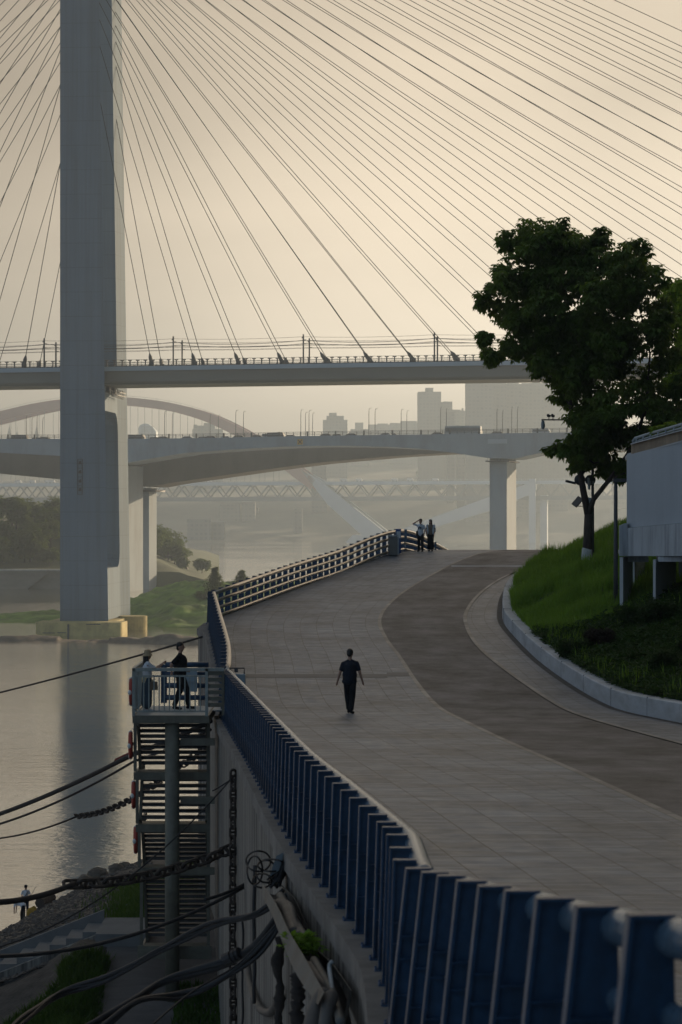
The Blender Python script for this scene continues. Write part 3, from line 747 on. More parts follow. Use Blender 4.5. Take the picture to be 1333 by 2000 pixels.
px_.box(B2(a_[0], VF0-.08, a_[1]), (5.2, .16, 1.2), Matrix.Rotation(-A2, 3, 'Z')); px_.build('span_plate', MAT['white_con'], front)
# square yellow clearance board with a cross
cb = pz2(586.5, 863, VF0-.1)
mt_ = Matrix.Rotation(-A2, 3, 'Z')
cbt = thing('clearance_board', tuple(B2(cb[0], VF0-.1, cb[1])), 'square yellow board with a dark cross fixed to the middle of the girder', 'sign')
MB().box(B2(cb[0], VF0-.1, cb[1]), (1.5, .12, 1.5), mt_).build('board', MAT['yellow'], cbt)
cm = MB()
for s in (1, -1): cm.beam(B2(cb[0]-.55, VF0-.19, cb[1]-.55*s), B2(cb[0]+.55, VF0-.19, cb[1]+.55*s), .05, .2, up=(0, 0, 1))
cm.build('cross', MAT['dark_steel'], cbt)
rear = thing('girder_bridge', tuple(B2(-60, 33, 0)), 'second haunched girder bridge just behind, brown in shade, on thin twin piers', 'bridge')
VR0, VR1 = 21.0, 38.0
T2, Bm2 = profile(rbot_px, VR0, -.6)
MB().strip([(u, z) for u, z in T2], [(u, min(z, t[1]-1.5)) for (u, z), t in zip(Bm2, T2)], lambda u, z, v: B2(u, v, z), VR0, VR1).build('haunched_girder', MAT['girder_brown'], rear)
for px in (286, 258): 
    pass
ur = pu2(285.5, 24)
pier(rear, ur, 24, 31, 1.9, CZ+48*690/F)
pier(rear, ur+150, 24, 31, 2.0, CZ+110*650/F)
sc = MB()
for i in range(12):
    sc.beam(B2(ur-3+i*.55, 23.6, CZ+36*690/F), B2(ur-2.6+i*.55, 23.6, CZ+48*690/F), .1, .1)
sc.box(B2(ur, 27, CZ+42*690/F), (7, 9, .5), mt_); sc.build('pier_scaffold', MAT['dark_steel'], rear)
# street lamps on the bridges
lamp0 = None
def lamp(p, h, flip):
    global lamp0
    if lamp0 is None:
        lamp0 = thing('street_lamp', (0, 0, 0), 'slender curved-top street lamp standing on the girder bridge', 'street lamp', 'street lamps along the girder bridges')
        MB().tube([(0, 0, 0), (0, 0, 5.6), (.05, 0, 6.3), (.14, 0, 6.6), (.34, 0, 6.68)], [.10, .075, .06, .055, .05], 6).build('pole', MAT['dark_steel'], lamp0, local=True)
        MB().box((.5, 0, 6.66), (.4, .2, .09)).build('lamp_head', MAT['grey_steel'], lamp0, local=True)
        o = lamp0
    else: o = copy_tree(lamp0)
    o.location = p; o.scale = (1, 1, h/6.7)
for px, y, v, fl in [(588, 800, 0, 0), (597, 805, 13, 1), (604, 801, 21, 0), (611, 806, 36, 1), (721, 797, 0, 0), (733, 798, 13, 1), (784, 799, 21, 0), (795, 802, 36, 1), (861, 795, 0, 0), (872, 797, 13, 1),
                  (971, 798, 0, 0), (982, 801, 13, 1), (1000, 794, 21, 0), (1011, 794, 36, 1), (461, 801, 0, 0), (476, 803, 13, 1), (411, 809, 21, 0), (427, 810, 36, 1), (322, 803, 0, 0), (337, 806, 13, 1), (52, 812, 0, 0), (63, 815, 13, 1), (73, 810, 21, 0), (84, 815, 36, 1)]:
    u = pu2(px, v); z = interp(TZ, u) - (.6 if v > 18 else .8 if v > 2 else 0); q = B2(u, v, z); zt = CZ+(1000-y)*q.y/F
    lamp(q, zt-z, fl)
# traffic
def car_mesh(kind):
    c = MB()
    if kind == 'van': prof = [(-2.4, .35), (2.4, .35), (2.4, 1.2), (2.0, 2.0), (-2.4, 2.05)]
    elif kind == 'bus': prof = [(-5, .4), (5, .4), (5, 2.9), (4.7, 3.1), (-5, 3.1)]
    else: prof = [(-2.2, .3), (2.2, .3), (2.2, .8), (1.2, .95), (.5, 1.45), (-1.2, 1.45), (-1.9, .95), (-2.2, .9)]
    c.prism(prof, lambda a, b, d: V((a, d, b)), -.85, .85)
    return c
def wheels(par, xs_):
    for x in xs_:
        for y in (-.8, .8):
            MB().tube([(x, y-.12, .33), (x, y+.12, .33)], .33, 10).build('wheel', MAT['black_rubber'], par, local=True)
cars = {}
car_cols = [('white_con', 'pale'), ('dark_steel', 'dark'), ('grey_steel', 'grey')]
tr_list = [(505, 'sedan', 1, 3), (528, 'van', 2, 9), (540, 'van', 1, 3), (566, 'sedan', 1, 9), (470, 'sedan', 1, 3), (440, 'sedan', 0, 9), (415, 'sedan', 1, 3), (395, 'sedan', 1, 9), (370, 'sedan', 2, 3), (322, 'sedan', 1, 3), (300, 'sedan', 1, 9), (268, 'van', 1, 3),
           (905, 'bus', 2, 3), (925, 'van', 1, 9), (640, 'sedan', 1, 3), (657, 'sedan', 1, 9), (690, 'sedan', 1, 3), (757, 'sedan', 2, 3), (765, 'sedan', 1, 9), (858, 'sedan', 1, 3), (975, 'sedan', 1, 3), (1058, 'van', 0, 3), (90, 'sedan', 1, 3), (70, 'sedan', 1, 9), (40, 'van', 1, 3), (22, 'sedan', 2, 9)]
for px, kd, ci, v in tr_list:
    mname, cw = car_cols[ci]
    key = (kd, ci)
    if key not in cars:
        lab = {'sedan': f'small {cw} car crossing the haunched girder bridge', 'van': f'boxy {cw} van crossing the haunched girder bridge', 'bus': 'long grey bus crossing the girder bridge towards its right pier'}[kd]
        t = thing('bus' if kd == 'bus' else ('parked_van' if False else ('van' if kd == 'van' else 'car')), (0, 0, 0), lab, kd if kd != 'sedan' else 'car', 'traffic on the girder bridge')
        b_ = car_mesh(kd).build('body', MAT[mname], t, local=True)
        w_ = MB()
        if kd == 'sedan': w_.prism([(.45, .95), (.35, 1.38), (-1.1, 1.38), (-1.6, .95)], lambda a, b, d: V((a, d, b)), -.862, .862)
        elif kd == 'van': w_.prism([(2.2, 1.25), (1.9, 1.8), (-2.2, 1.8), (-2.2, 1.25)], lambda a, b, d: V((a, d, b)), -.862, .862)
        else: w_.prism([(4.9, 1.5), (4.8, 2.6), (-4.8, 2.6), (-4.8, 1.5)], lambda a, b, d: V((a, d, b)), -.862, .862)
        w_.build('side_window', MAT['tower_dark'], t, local=True)
        wheels(t, (-1.4, 1.4) if kd != 'bus' else (-3.2, 3.2))
        cars[key] = t; o = t
    else: o = copy_tree(cars[key])
    u = pu2(px, v); o.location = B2(u, v, interp(TZ, u)-.78); o.rotation_euler = (0, 0, -A2 + (PI if v > 5 else 0))

# ---------------------------------------------------------------- red arch bridge with truss deck
A3 = math.radians(7); U3 = V((math.cos(A3), -math.sin(A3), 0)); W3 = V((math.sin(A3), math.cos(A3), 0)); O3 = V((0, 1800, 0))
def B3(u, v, z): return O3 + U3*u + W3*v + V((0, 0, z))
def pt3(px, y, v=0):
    X = (px-666.5)/F
    u = (X*(O3.y + W3.y*v) - O3.x - W3.x*v) / (U3.x - X*U3.y); D = B3(u, v, 0).y
    return (u, CZ-(y-1000)*D/F)
arch = thing('arch_bridge', tuple(B3(0, 15, 0)), 'distant red arch bridge with truss deck and slanting white concrete legs', 'bridge')
atop = smooth_tab([(-420, 1010), (-330, 930), (-220, 868), (-120, 830), (-60, 816), (0, 803), (60, 789), (118, 780), (200, 774.5), (260, 777), (330, 786), (400, 804), (450, 825), (490, 846), (540, 879), (580, 909), (616, 936)], 3)
def rib(par, v, dx):
    tp = [pt3(x+0, y, 0) for x, y in atop]; bt = [pt3(x-(6 if x > 230 else -6)*min(abs(x-230)/200, 1.6), y+14+6*min(abs(x-230)/350, 1), 0) for x, y in atop]
    MB().strip(tp, bt, lambda u, z, d: B3(u, d, z), v, v+4).build('arch_rib', MAT['red_arch'], par)
rib(arch, 0, 0); rib(arch, 28, 0)
hr = MB()
for a, b in zip(atop, atop[1:]):
    p0, p1 = pt3(*a), pt3(*b)
    hr.beam(B3(p0[0], .5, p0[1]+1.2), B3(p1[0], .5, p1[1]+1.2), .18, .18)
    hr.box(B3(p0[0], .5, p0[1]+.6), (.2, .2, 1.2))
hr.build('rib_handrail', MAT['truss'], arch)
def leg(v):
    for a in ([(588, 918), (622, 936), (660, 966), (768, 1052), (730, 1066), (640, 985)], [(740, 1062), (768, 1040), (850, 1009), (960, 969), (1045, 940), (1045, 962), (960, 996), (860, 1026), (790, 1058)]):
        q = [pt3(x, y, 0) for x, y in a]
        MB().prism(q, lambda u, z, d: B3(u, d, z), v, v+5).build('slanting_leg', MAT['white_con'], arch)
leg(0); leg(28)
q = [pt3(690, 1045), pt3(830, 1045), pt3(850, 1066), pt3(670, 1066)]
MB().prism(q, lambda u, z, d: B3(u, d, z), -3, 38).build('leg_footing', MAT['white_con'], arch)
for px, w in ((1040, 13),):
    a = pt3(px-w/2, 935); b = pt3(px+w/2, 1066)
    MB().prism([(a[0], b[1]), (b[0], b[1]), (b[0], a[1]), (a[0], a[1])], lambda u, z, d: B3(u, d, z), -1, 5).build('pier', MAT['white_con'], arch)
    MB().prism([(a[0]+8.0, b[1]), (b[0]+8.2, b[1]), (b[0]+8.2, a[1]-12), (a[0]+8.0, a[1]-12)], lambda u, z, d: B3(u, d, z), 6, 26).build('pier', MAT['white_con'], arch)
dkz = lambda y: CZ-(y-1000)*1800/F
tz0, tz1 = dkz(940.5), dkz(947); bz0, bz1 = dkz(970), dkz(978)
ua, ub = pt3(-150, 945)[0], pt3(1300, 945)[0]
DS = -.004
def dd(u): return 0.0035*(u)
def g3(u, z, d): return B3(u, d, z+dd(u))
ust = rng(ua, ub, 12)
MB().strip([(u, tz0) for u in ust], [(u, tz1) for u in ust], g3, 3, 26).build('road_deck', MAT['deck_paint'], arch)
MB().strip([(u, bz0) for u in ust], [(u, bz1) for u in ust], g3, 3, 26).build('lower_chord', MAT['truss'], arch)
dg = MB(); st = 13.6; u = ua; i = 0
while u < ub:
    for v in (4, 25):
        dg.beam(g3(u, bz0, v), g3(u+st/2, tz1, v), 1.0, 1.0); dg.beam(g3(u+st/2, tz1, v), g3(u+st, bz0, v), 1.0, 1.0)
    u += st
dg.build('truss_web', MAT['truss'], arch)
pp = MB(); u = ua
for v in (3.2,):
    for h in (.6, 1.3): pp.beam(g3(ua, tz0+h, v), g3(ub, tz0+h, v), .15, .2)
while u < ub: pp.box(g3(u, tz0+.7, 3.2), (.3, .3, 1.4)); u += 4.5
pp.build('deck_parapet', MAT['grey_steel'], arch)
hg = MB()
for px in range(-110, 560, 28):
    y = interp(atop, px)+15
    if y > 936: continue
    for v in (2, 30):
        a = pt3(px, y); hg.beam(B3(a[0], v, a[1]), B3(a[0], v, tz0), .28, .28)
hg.build('hanger', MAT['truss'], arch)
for i, px in enumerate((32, 60, 92, 98, 335, 380, 405, 600, 670, 700, 770, 800, 850)):
    if ('far',) not in cars:
        t = thing('car', (0, 0, 0), 'tiny hazy car on the truss deck of the red arch bridge', 'car', 'cars on the arch bridge'); car_mesh('van').build('body', MAT['white'], t, local=True); wheels(t, (-1.4, 1.4)); cars[('far',)] = t; o = t
    else: o = copy_tree(cars[('far',)])
    u = pt3(px, 940)[0]; o.location = g3(u, tz0+.02, 6); o.rotation_euler = (0, 0, -A3)

# ---------------------------------------------------------------- city in the haze
def block(name, x0, x1, ytop, D, label, group=None, cat='building', ybot=1075, top=None, depth=18, rows=True, steps=None, ground=None):
    a = P(x0, ytop, D); b = P(x1, ytop, D); z0 = ground if ground is not None else max(P(0, ybot, D).z, 0)-2
    if ground is None: z0 = max(min(farland((a.x+b.x)/2, D) if D > 1600 else 2, 60), -1) - 6
    if z0 > a.z - 6: z0 = a.z - 8
    t = thing(name, ((a.x+b.x)/2, D, z0), label, cat, group)
    w = MB(); w.box(((a.x+b.x)/2, D+depth/2, (z0+a.z)/2), (b.x-a.x, depth, a.z-z0)).build('wall', MAT['tower'], t)
    if top:
        m = MB()
        for tx0, tx1, ty in top:
            c = P(tx0, ty, D); d = P(tx1, ty, D)
            m.box(((c.x+d.x)/2, D+depth/2, (a.z+c.z)/2), (d.x-c.x, depth*.7, c.z-a.z))
        m.build('roof_block', MAT['tower'], t)
    return t
block('tower_block', 817, 862, 765, 2300, 'slim dark hazy tower block with a small raised roof box', top=[(832, 847, 757)], depth=24)
block('tower_block', 862, 884, 785, 2330, 'stepped shoulder block right of the slim hazy tower', top=[(866, 884, 784)])
block('tower_block', 884, 900, 800, 2360, 'lowest stepped block between the slim tower and the broad massed towers')
block('tower_block', 631, 679, 820, 2500, 'isolated squat hazy tower with a flat-topped roof box', top=[(638, 672, 812), (643, 658, 806)])
block('tower_block', 685, 722, 838, 2700, 'low hazy block with a roof hut right of the squat tower', top=[(694, 710, 825)])
block('tower_block', 720, 762, 829, 2750, 'long low hazy block in the middle of the low row', top=[(738, 758, 827)])
block('tower_block', 762, 817, 826, 2720, 'long low hazy block touching the slim tower', top=[(783, 815, 822)])
block('tower_block', 911, 965, 742, 2000, 'broad hazy tower block, left end of the massed towers', top=[(920, 950, 738)])
block('tower_block', 965, 989, 741, 2010, 'narrow hazy tower in the massed towers, under the railway deck', top=[(966, 986, 739)])
block('tower_block', 989, 1020, 750, 2020, 'hazy tower with a notched roof in the massed towers', top=[(992, 1004, 744), (1006, 1014, 747)])
block('tower_block', 1020, 1062, 748, 2030, 'hazy tower with a water tank on the roof beside the leaves', top=[(1042, 1056, 742)])
block('tower_block', 1062, 1110, 741, 2040, 'hazy tower half hidden by the hill tree')
block('tower_block', 1110, 1180, 745, 2100, 'hazy tower behind the hill tree')
block('tower_block', 900, 915, 802, 2380, 'thin hazy block with an antenna left of the massed towers', top=[(903, 906, 797)])
block('office_building', 376, 435, 838, 2400, 'flat hazy block with an open frame roof inside the right of the arch', top=[(378, 385, 829), (385, 398, 831), (398, 420, 826)])
# glass dome-shaped tower
dm = P(288, 852, 2400); t = thing('curved_tower', (dm.x, 2400, 10), 'pale curved shell-shaped tower in the haze right of the pylon', 'building')
prof = [(271, 880), (271, 836), (274, 830), (282, 827), (290, 828), (298, 834), (305, 842), (306, 880)]
MB().prism([(P(x, y, 2400).x, P(x, y, 2400).z) for x, y in prof], lambda a, b, d: V((a, d, b)), 2400, 2425).build('shell', MAT['deck_paint'], t)
rb = MB()
for y in range(834, 880, 4): rb.box(((P(271, y, 2400).x+P(306, y, 2400).x)/2, 2399.8, P(0, y, 2400).z), (17.5 if y > 842 else 13, .3, .5))
rb.build('floor_band', MAT['tower_dark'], t)
for i, (px, yt, lab) in enumerate([(19, 832, 'hazy spired tower, left of three by the arch hangers'), (34, 841, 'smaller hazy spired tower, middle of three by the arch hangers'), (72, 833, 'hazy spired tower, right of three by the arch hangers')]):
    p = P(px, yt, 2600); t = thing('spired_tower', (p.x, 2600, 20), lab, 'building')
    w = 6.2; h = p.z
    MB().box((p.x, 2600, (20+h-12)/2), (w, w, h-12-20)).box((p.x, 2600, h-10), (w*.7, w*.7, 4.2)).build('wall', MAT['tower'], t)
    MB().lathe([(2.0, 0), (1.2, 4), (.25, 7.8), (.12, 13)], (p.x, 2600, h-8), 8).build('spire', MAT['tower'], t)
rnd = random.Random(11)
for i in range(46):
    px = rnd.uniform(415, 1200); D = rnd.uniform(1950, 2900)
    yt = rnd.uniform(905, 985) if px < 860 else rnd.uniform(800, 930)
    if px < 600: yt = rnd.uniform(965, 1030)
    w = rnd.uniform(14, 34)
    block('tower_block', px, px+w, yt, D, 'faint high-rise dissolving in the haze behind the bridges', 'high-rises fading in the haze')
for x0, x1, yt, D in ((366, 412, 1014, 1750), (412, 438, 1020, 1760), (430, 470, 985, 2040), (470, 505, 992, 2060)):
    block('apartment_slab', x0, x1, yt, D, {366: 'pale low slab with window rows on the far bank', 412: 'small pale slab beside the low slab on the far bank', 430: 'taller hazy slab on the far bank', 470: 'hazy slab right of the taller slab on the far bank'}[x0], ground=2)
block('factory_hall', 31, 150, 1022, 900, 'wide hazy institutional building on the wooded far left bank', depth=30, top=[(52, 150, 1020)], ground=6)
block('gatehouse', 345, 366, 1090, 790, 'small pale gatehouse on the far bank beside the thin pier', depth=8, ground=2, top=[(322, 342, 1085)])
am = P(7, 1005, 830); t = thing('radio_mast', (am.x, 830, 8), 'thin lattice mast above the far left wood', 'mast')
MB().tube([(am.x, 830, 8), (am.x, 830, am.z-4), (am.x, 830, am.z)], [.5, .35, .1], 5).build('mast_pole', MAT['dark_steel'], t)
m = MB()
for k in range(6): m.box((am.x, 830, am.z-1.5-k*1.6), (1.5, .3, .18))
m.build('antenna', MAT['dark_steel'], t)
# ramp road going down to the water on the far bank
# ---------------------------------------------------------------- promenade: levels and edge lines
# floor level below the camera, by distance
HF = smooth_tab([(4, 1.95), (9.3, 2.62), (13.3, 3.14), (17.9, 3.70), (22.8, 3.97), (27.5, 4.13), (32.3, 4.30), (38, 4.48), (49.5, 4.93), (58, 5.2), (64.2, 5.37), (67, 5.38), (74, 5.17), (80.5, 4.90), (87, 4.55), (94, 4.15), (105, 3.40), (112.5, 2.78), (119, 2.11), (122, 1.985), (126, 1.965), (130, 2.12), (136, 2.75), (150, 4.9), (175, 9.5)], 5)
def fz(D): return CZ - interp(HF, D)
# hand-rail line: (px, py of the top tube, distance)
RP = [(2152, 1893, 5.5), (1457, 1808, 8.32), (1314, 1790, 9.3), (1203, 1773, 10.3), (1118, 1757, 11.3), (1051, 1742, 12.3), (994, 1733, 13.3), (950, 1723, 14.25), (910, 1713, 15.2), (879, 1707, 16.1), (848, 1700, 17.0), (818, 1693, 17.9),
      (808, 1670, 18.9), (800, 1645, 19.8), (790, 1622, 20.8), (762, 1598, 22.8), (669, 1522, 27.5), (602, 1470, 32.3), (555, 1423, 38), (500, 1366, 49.5), (442, 1306, 67),
      (443, 1261, 74), (434.6, 1224.5, 80.5), (426, 1195, 86), (420, 1172, 90.5), (415, 1155, 94),
      (567, 1103, 105), (661, 1074, 112.5), (720, 1050, 116.5), (757, 1038, 119.2), (785, 1033, 121.5), (812, 1040, 124.5), (850, 1060, 131), (880, 1077, 138), (900, 1092, 146), (915, 1120, 158)]
RAIL = [P(*a) for a in RP]
def rail_x(D):
    for a, b in zip(RAIL, RAIL[1:]):
        if a.y <= D <= b.y: return lerp(a.x, b.x, (D-a.y)/(b.y-a.y))
    return RAIL[0].x + (RAIL[0].y-D)*.083 if D < RAIL[0].y else RAIL[-1].x
ROADL = smooth_tab([(4, 7.6), (20, 6.1), (34.6, 4.88), (46.3, 4.22), (56, 3.55), (63, 3.08), (67.3, 2.72), (72.5, 2.42), (81.6, 2.02), (86.3, 1.72), (93, 1.55), (98.7, 1.95), (105.6, 3.0), (114, 4.95), (120, 7.0), (126, 8.9), (134, 11.0), (160, 17)], 5)
ROADR = smooth_tab([(4, 13.5), (20, 11.0), (36, 9.0), (52, 7.36), (60, 6.55), (67.3, 5.95), (75.5, 5.32), (82, 4.85), (86.3, 4.66), (91, 4.66), (95.7, 4.86), (102.5, 5.7), (109, 7.0), (113, 8.3), (120, 11.2), (134, 16), (160, 24)], 5)
KERB = smooth_tab([(4, 18.5), (20, 14.6), (36, 11.9), (48, 10.0), (60.5, 8.5), (66, 7.6), (71, 7.1), (80, 6.55), (88, 6.28), (93, 6.25), (99.5, 6.68), (104, 7.15), (108, 7.8), (112, 8.8), (116, 10.2), (120, 12), (134, 17.5), (160, 26)], 5)
DS_ = []
d = 5.0
while d < 165: DS_.append(d); d += 0.55 if d < 30 else 0.9
def UOFF(D): return interp(ROADL, D) if D >= 68 else interp(ROADL, 68) + (68-D)*.094
def sheet(name, fl, fr, mat, n, dz=0.0, d0=5, d1=165, kind='structure'):
    mb = MB(); mb.uv = []
    ds = [x for x in DS_ if d0 <= x <= d1]
    arc = 0; prev = None
    for D in ds:
        xl, xr = fl(D), fr(D)
        c = V(((xl+xr)/2, D, fz(D)))
        if prev is not None: arc += (c-prev).length
        prev = c
        for k in range(n+1):
            x = lerp(xl, xr, k/n)
            mb.v.append((x, D, fz(D)+dz)); mb.uv.append((x-UOFF(D), D))
    m = n+1
    mb.f = [(j*m+k, j*m+k+1, (j+1)*m+k+1, (j+1)*m+k) for j in range(len(ds)-1) for k in range(n)]
    o = mb.build(name, mat); o['kind'] = kind
    return o
rl = lambda D: rail_x(D) - .12
sheet('pavement', rl, lambda D: interp(ROADL, D)-.14, paving_mat('grey_paving', (0.150, 0.172, 0.203), (0.028, 0.03, 0.032), 0.62, 0.15, .24), 12)
sheet('road', lambda D: interp(ROADL, D), lambda D: interp(ROADR, D), road_mat('worn_brown_asphalt', (0.112, 0.102, 0.102), .75), 8)
sheet('sidewalk', lambda D: min(interp(ROADR, D)+.14, interp(KERB, D)), lambda D: interp(KERB, D)+.05, paving_mat('side_paving', (0.145, 0.163, 0.188), (0.035, 0.037, 0.04), 0.5, 0.15, .24), 6)
kst = paving_mat('kerb_strip_stone', (0.19, 0.18, 0.17), (0.05, 0.05, 0.045), 4, 0.9, 0.3)
sheet('kerb_strip', lambda D: interp(ROADL, D)-.14, lambda D: interp(ROADL, D), kst, 1, 0.004)
sheet('kerb_strip', lambda D: interp(ROADR, D), lambda D: interp(ROADR, D)+.14, kst, 1, 0.02, 5, 112)
# construction joint across the brown carriageway near the crest
jm_ = MB()
for k in range(10):
    xa = lerp(interp(ROADL, 114.6)+.1, interp(ROADR, 114.6)-.1, k/10); xb = lerp(interp(ROADL, 114.6)+.1, interp(ROADR, 114.6)-.1, (k+1)/10)
    jm_.add([(xa, 114.4, fz(114.4)+.006), (xb, 114.4, fz(114.4)+.006), (xb, 114.75, fz(114.75)+.006), (xa, 114.75, fz(114.75)+.006)], [(0, 1, 2, 3)])
struct('road_joint', jm_, MAT['kerb'])
# dark drain channel across the paving
dc = MB(); D0 = 75.4
for k in range(24):
    x = lerp(rail_x(D0)+.2, interp(ROADL, D0)-.16, k/24); x2 = lerp(rail_x(D0)+.2, interp(ROADL, D0)-.16, (k+1)/24)
    dc.add([(x, D0-.55+ (0.5 if k > 20 else 0), fz(D0-.55+(0.5 if k > 20 else 0))+.006), (x2, D0-.55+(0.5 if k > 20 else 0), fz(D0-.55+(0.5 if k > 20 else 0))+.006), (x2, D0+.55+(0.5 if k > 20 else 0), fz(D0+.55+(0.5 if k > 20 else 0))+.006), (x, D0+.55+(0.5 if k > 20 else 0), fz(D0+.55+(0.5 if k > 20 else 0))+.006)], [(0, 1, 2, 3)])
struct('drain_strip', dc, M('dark_slab', (0.07, 0.077, 0.088), 0.6, 0.25, 1.2))

# ---------------------------------------------------------------- railing: tapering blue plate posts, four tubes
HR = 1.25
def make_post(foot):
    """local frame: x outwards, y along the path, z up; the base stands on the ledge"""
    m = MB()
    m.prism([(-.03, 0), (foot, 0), (.165, HR), (-.005, HR)], lambda a, b, d: V((a, d, b)), -.006, .006)
    m.beam((foot, 0, 0), (.165, 0, HR), .075, .02, up=(1, 0, 0.1))
    m.beam((-.005, 0, HR+.004), (.174, 0, HR+.004), .075, .018)
    m.box((foot/2-.005, 0, .008), (foot+.09, .14, .016))
    for z in (.78, .62, .36):
        xo = lerp(foot, .165, z/HR); m.box(((xo-.02)/2, 0, z), (xo, .07, .013))
    for x, y in ((-.035, .05), (-.035, -.05), (foot+.025, .05), (foot+.025, -.05)): m.tube([(x, y, .014), (x, y, .035)], .012, 6)
    return m
POSTS = {}
POST_ME = None
def path_pts(pts, step, start=0.0):
    out = []; acc = start
    for a, b in zip(pts, pts[1:]):
        L_ = (b-a).length; t = (b-a)/L_
        s = acc
        while s < L_: out.append((a + t*s, t)); s += step
        acc = s - L_
    return out
TZS = (1.168, .86, .55, .24)
def outward(t):
    n = V((-t.y, t.x, 0)); n.normalize(); return n     # left of the walking direction
def railing(name, pts, label, step=1.0, start=.4, group=None, foot=.205, tube='rail_glint'):
    root = thing(name, tuple(pts[0] - V((0, 0, HR))), label, 'railing', group)
    for p, t in path_pts(pts, step, start):
        n = outward(t)
        if foot not in POSTS:
            o = make_post(foot).build('post', MAT['blue_post'], root, local=True); POSTS[foot] = o
        else:
            o = POSTS[foot].copy(); COL.objects.link(o); o.parent = root
        o.location = p - V((0, 0, HR)) - root.location
        o.rotation_euler = (0, 0, math.atan2(n.y, n.x))
    for zt_ in TZS:
        q = []
        for i, p in enumerate(pts):
            t = (pts[min(i+1, len(pts)-1)] - pts[max(i-1, 0)]); n = outward(t)
            off = n*((-.01 if foot > .25 else -.055) - .03*(1.168-zt_)) 
            q.append(p + off + V((0, 0, zt_-HR)))
        MB().tube(q, .083 if zt_ > 1 else .066, 12).build('rail_tube', MAT[tube], root, True)
    return root
def densify(pts, n):
    out = []
    for i in range(len(pts)-1):
        p0 = pts[max(i-1, 0)]; p1 = pts[i]; p2 = pts[i+1]; p3 = pts[min(i+2, len(pts)-1)]
        for k in range(n):
            t = k/n; out.append(.5*((2*p1) + (p2-p0)*t + (2*p0-5*p1+4*p2-p3)*t*t + (3*p1-p0-3*p2+p3)*t**3))
    out.append(pts[-1]); return out
iK, iP, iB, iT = 11, 20, 25, 30
SEC_A = RAIL[:iK+1]; SEC_B = [RAIL[iK]] + densify(RAIL[iK:iP+1], 3)[1:]; SEC_C = densify(RAIL[iP:iB+1], 3); SEC_D = densify(RAIL[iB:iT+1], 3); SEC_E = densify(RAIL[iT:], 3)
railing('promenade_railing', SEC_A, 'nearest blue railing run, its large plate posts crossing the bottom right corner', 1.0, .87, foot=.30, tube='rail_tube')
railing('promenade_railing', SEC_B, 'long dark blue railing run seen edge on, from the near corner to the viewing platform', .94, .5, tube='rail_tube')
railing('promenade_railing', SEC_C, 'blue railing run between the viewing platform and the sharp bend', 1.1, .6)
railing('promenade_railing', SEC_D, 'railing run climbing from the bend to the bin, four tubes catching the light', .95, .5)
railing('promenade_railing', SEC_E, 'railing run dropping away over the crest behind the standing couple', .95, .6)

# ---------------------------------------------------------------- retaining wall under the railing
wall = thing('retaining_wall', tuple(RAIL[13] + V((-.4, 0, -3))), 'tall stained concrete retaining wall carrying the promenade and its blue railing', 'wall')
wp = densify(RAIL[:34], 3)
lo = []; li = []
for i, p in enumerate(wp):
    t = wp[min(i+1, len(wp)-1)] - wp[max(i-1, 0)]; n = outward(t)
    lo.append(p + n*.36 - V((0, 0, HR))); li.append(p - n*.14 - V((0, 0, HR)))
def ribbon(mb, A, Bq):
    n = len(A); mb.v += [tuple(a) for a in A] + [tuple(b) for b in Bq]
    o = len(mb.v) - 2*n
    mb.f += [(o+i, o+i+1, o+n+i+1, o+n+i) for i in range(n-1)]
cp = MB()
vs_ = []
n_ = len(lo)
ring = [[a + V((0, 0, 0)), a + V((0, 0, -.24)), b + V((0, 0, -.24)), b + V((0, 0, 0))] for a, b in zip(lo, li)]
for r_ in ring: vs_ += r_
fs_ = [(4*i+k, 4*i+(k+1) % 4, 4*i+4+(k+1) % 4, 4*i+4+k) for i in range(n_-1) for k in range(4)] + [(3, 2, 1, 0), (4*n_-4, 4*n_-3, 4*n_-2, 4*n_-1)]
cp.add(vs_, fs_); cp.build('coping', MAT['coping'], wall)
# raised lip between the ledge and the paving
lp = MB(); vs_ = []
for i, p in enumerate(wp):
    t = wp[min(i+1, len(wp)-1)] - wp[max(i-1, 0)]; n = outward(t); zt_ = max(fz(p.y), p.z-HR+.02)
    a = p - n*.135; b = p - n*.03
    vs_ += [V((a.x, a.y, zt_+.01)), V((b.x, b.y, zt_+.01)), V((b.x, b.y, p.z-HR+.002)), V((a.x, a.y, p.z-HR-.1))]
lp.add(vs_, [(4*i+k, 4*i+(k+1) % 4, 4*i+4+(k+1) % 4, 4*i+4+k) for i in range(n_-1) for k in range(4)]); lp.build('upstand', MAT['coping'], wall)
fc = MB(); vs_ = []
for a, b in zip(lo, li):
    n = (a-b).normalized(); f0 = a - n*.05
    bt = CZ-14.5
    vs_ += [V((f0.x, f0.y, a.z-.24)), V((f0.x, f0.y, bt)), V((b.x, b.y, bt)), V((b.x, b.y, a.z-.241))]
fc.add(vs_, [(4*i+k, 4*i+(k+1) % 4, 4*i+4+(k+1) % 4, 4*i+4+k) for i in range(n_-1) for k in range(4)] + [(3, 2, 1, 0), (4*n_-4, 4*n_-3, 4*n_-2, 4*n_-1)])
fc.build('wall_face', MAT['wall'], wall)
# earth below the promenade, hidden behind the wall
em = MB()
n_ = len(DS_)
for D in DS_:
    xl = rail_x(D)-.1; xr = interp(KERB, D)+.3
    em.v += [(xl, D, fz(D)-.12), (xr, D, fz(D)-.12)]
em.f = [(2*i, 2*i+1, 2*i+3, 2*i+2) for i in range(n_-1)]
struct('embankment', em, MAT['soil'])

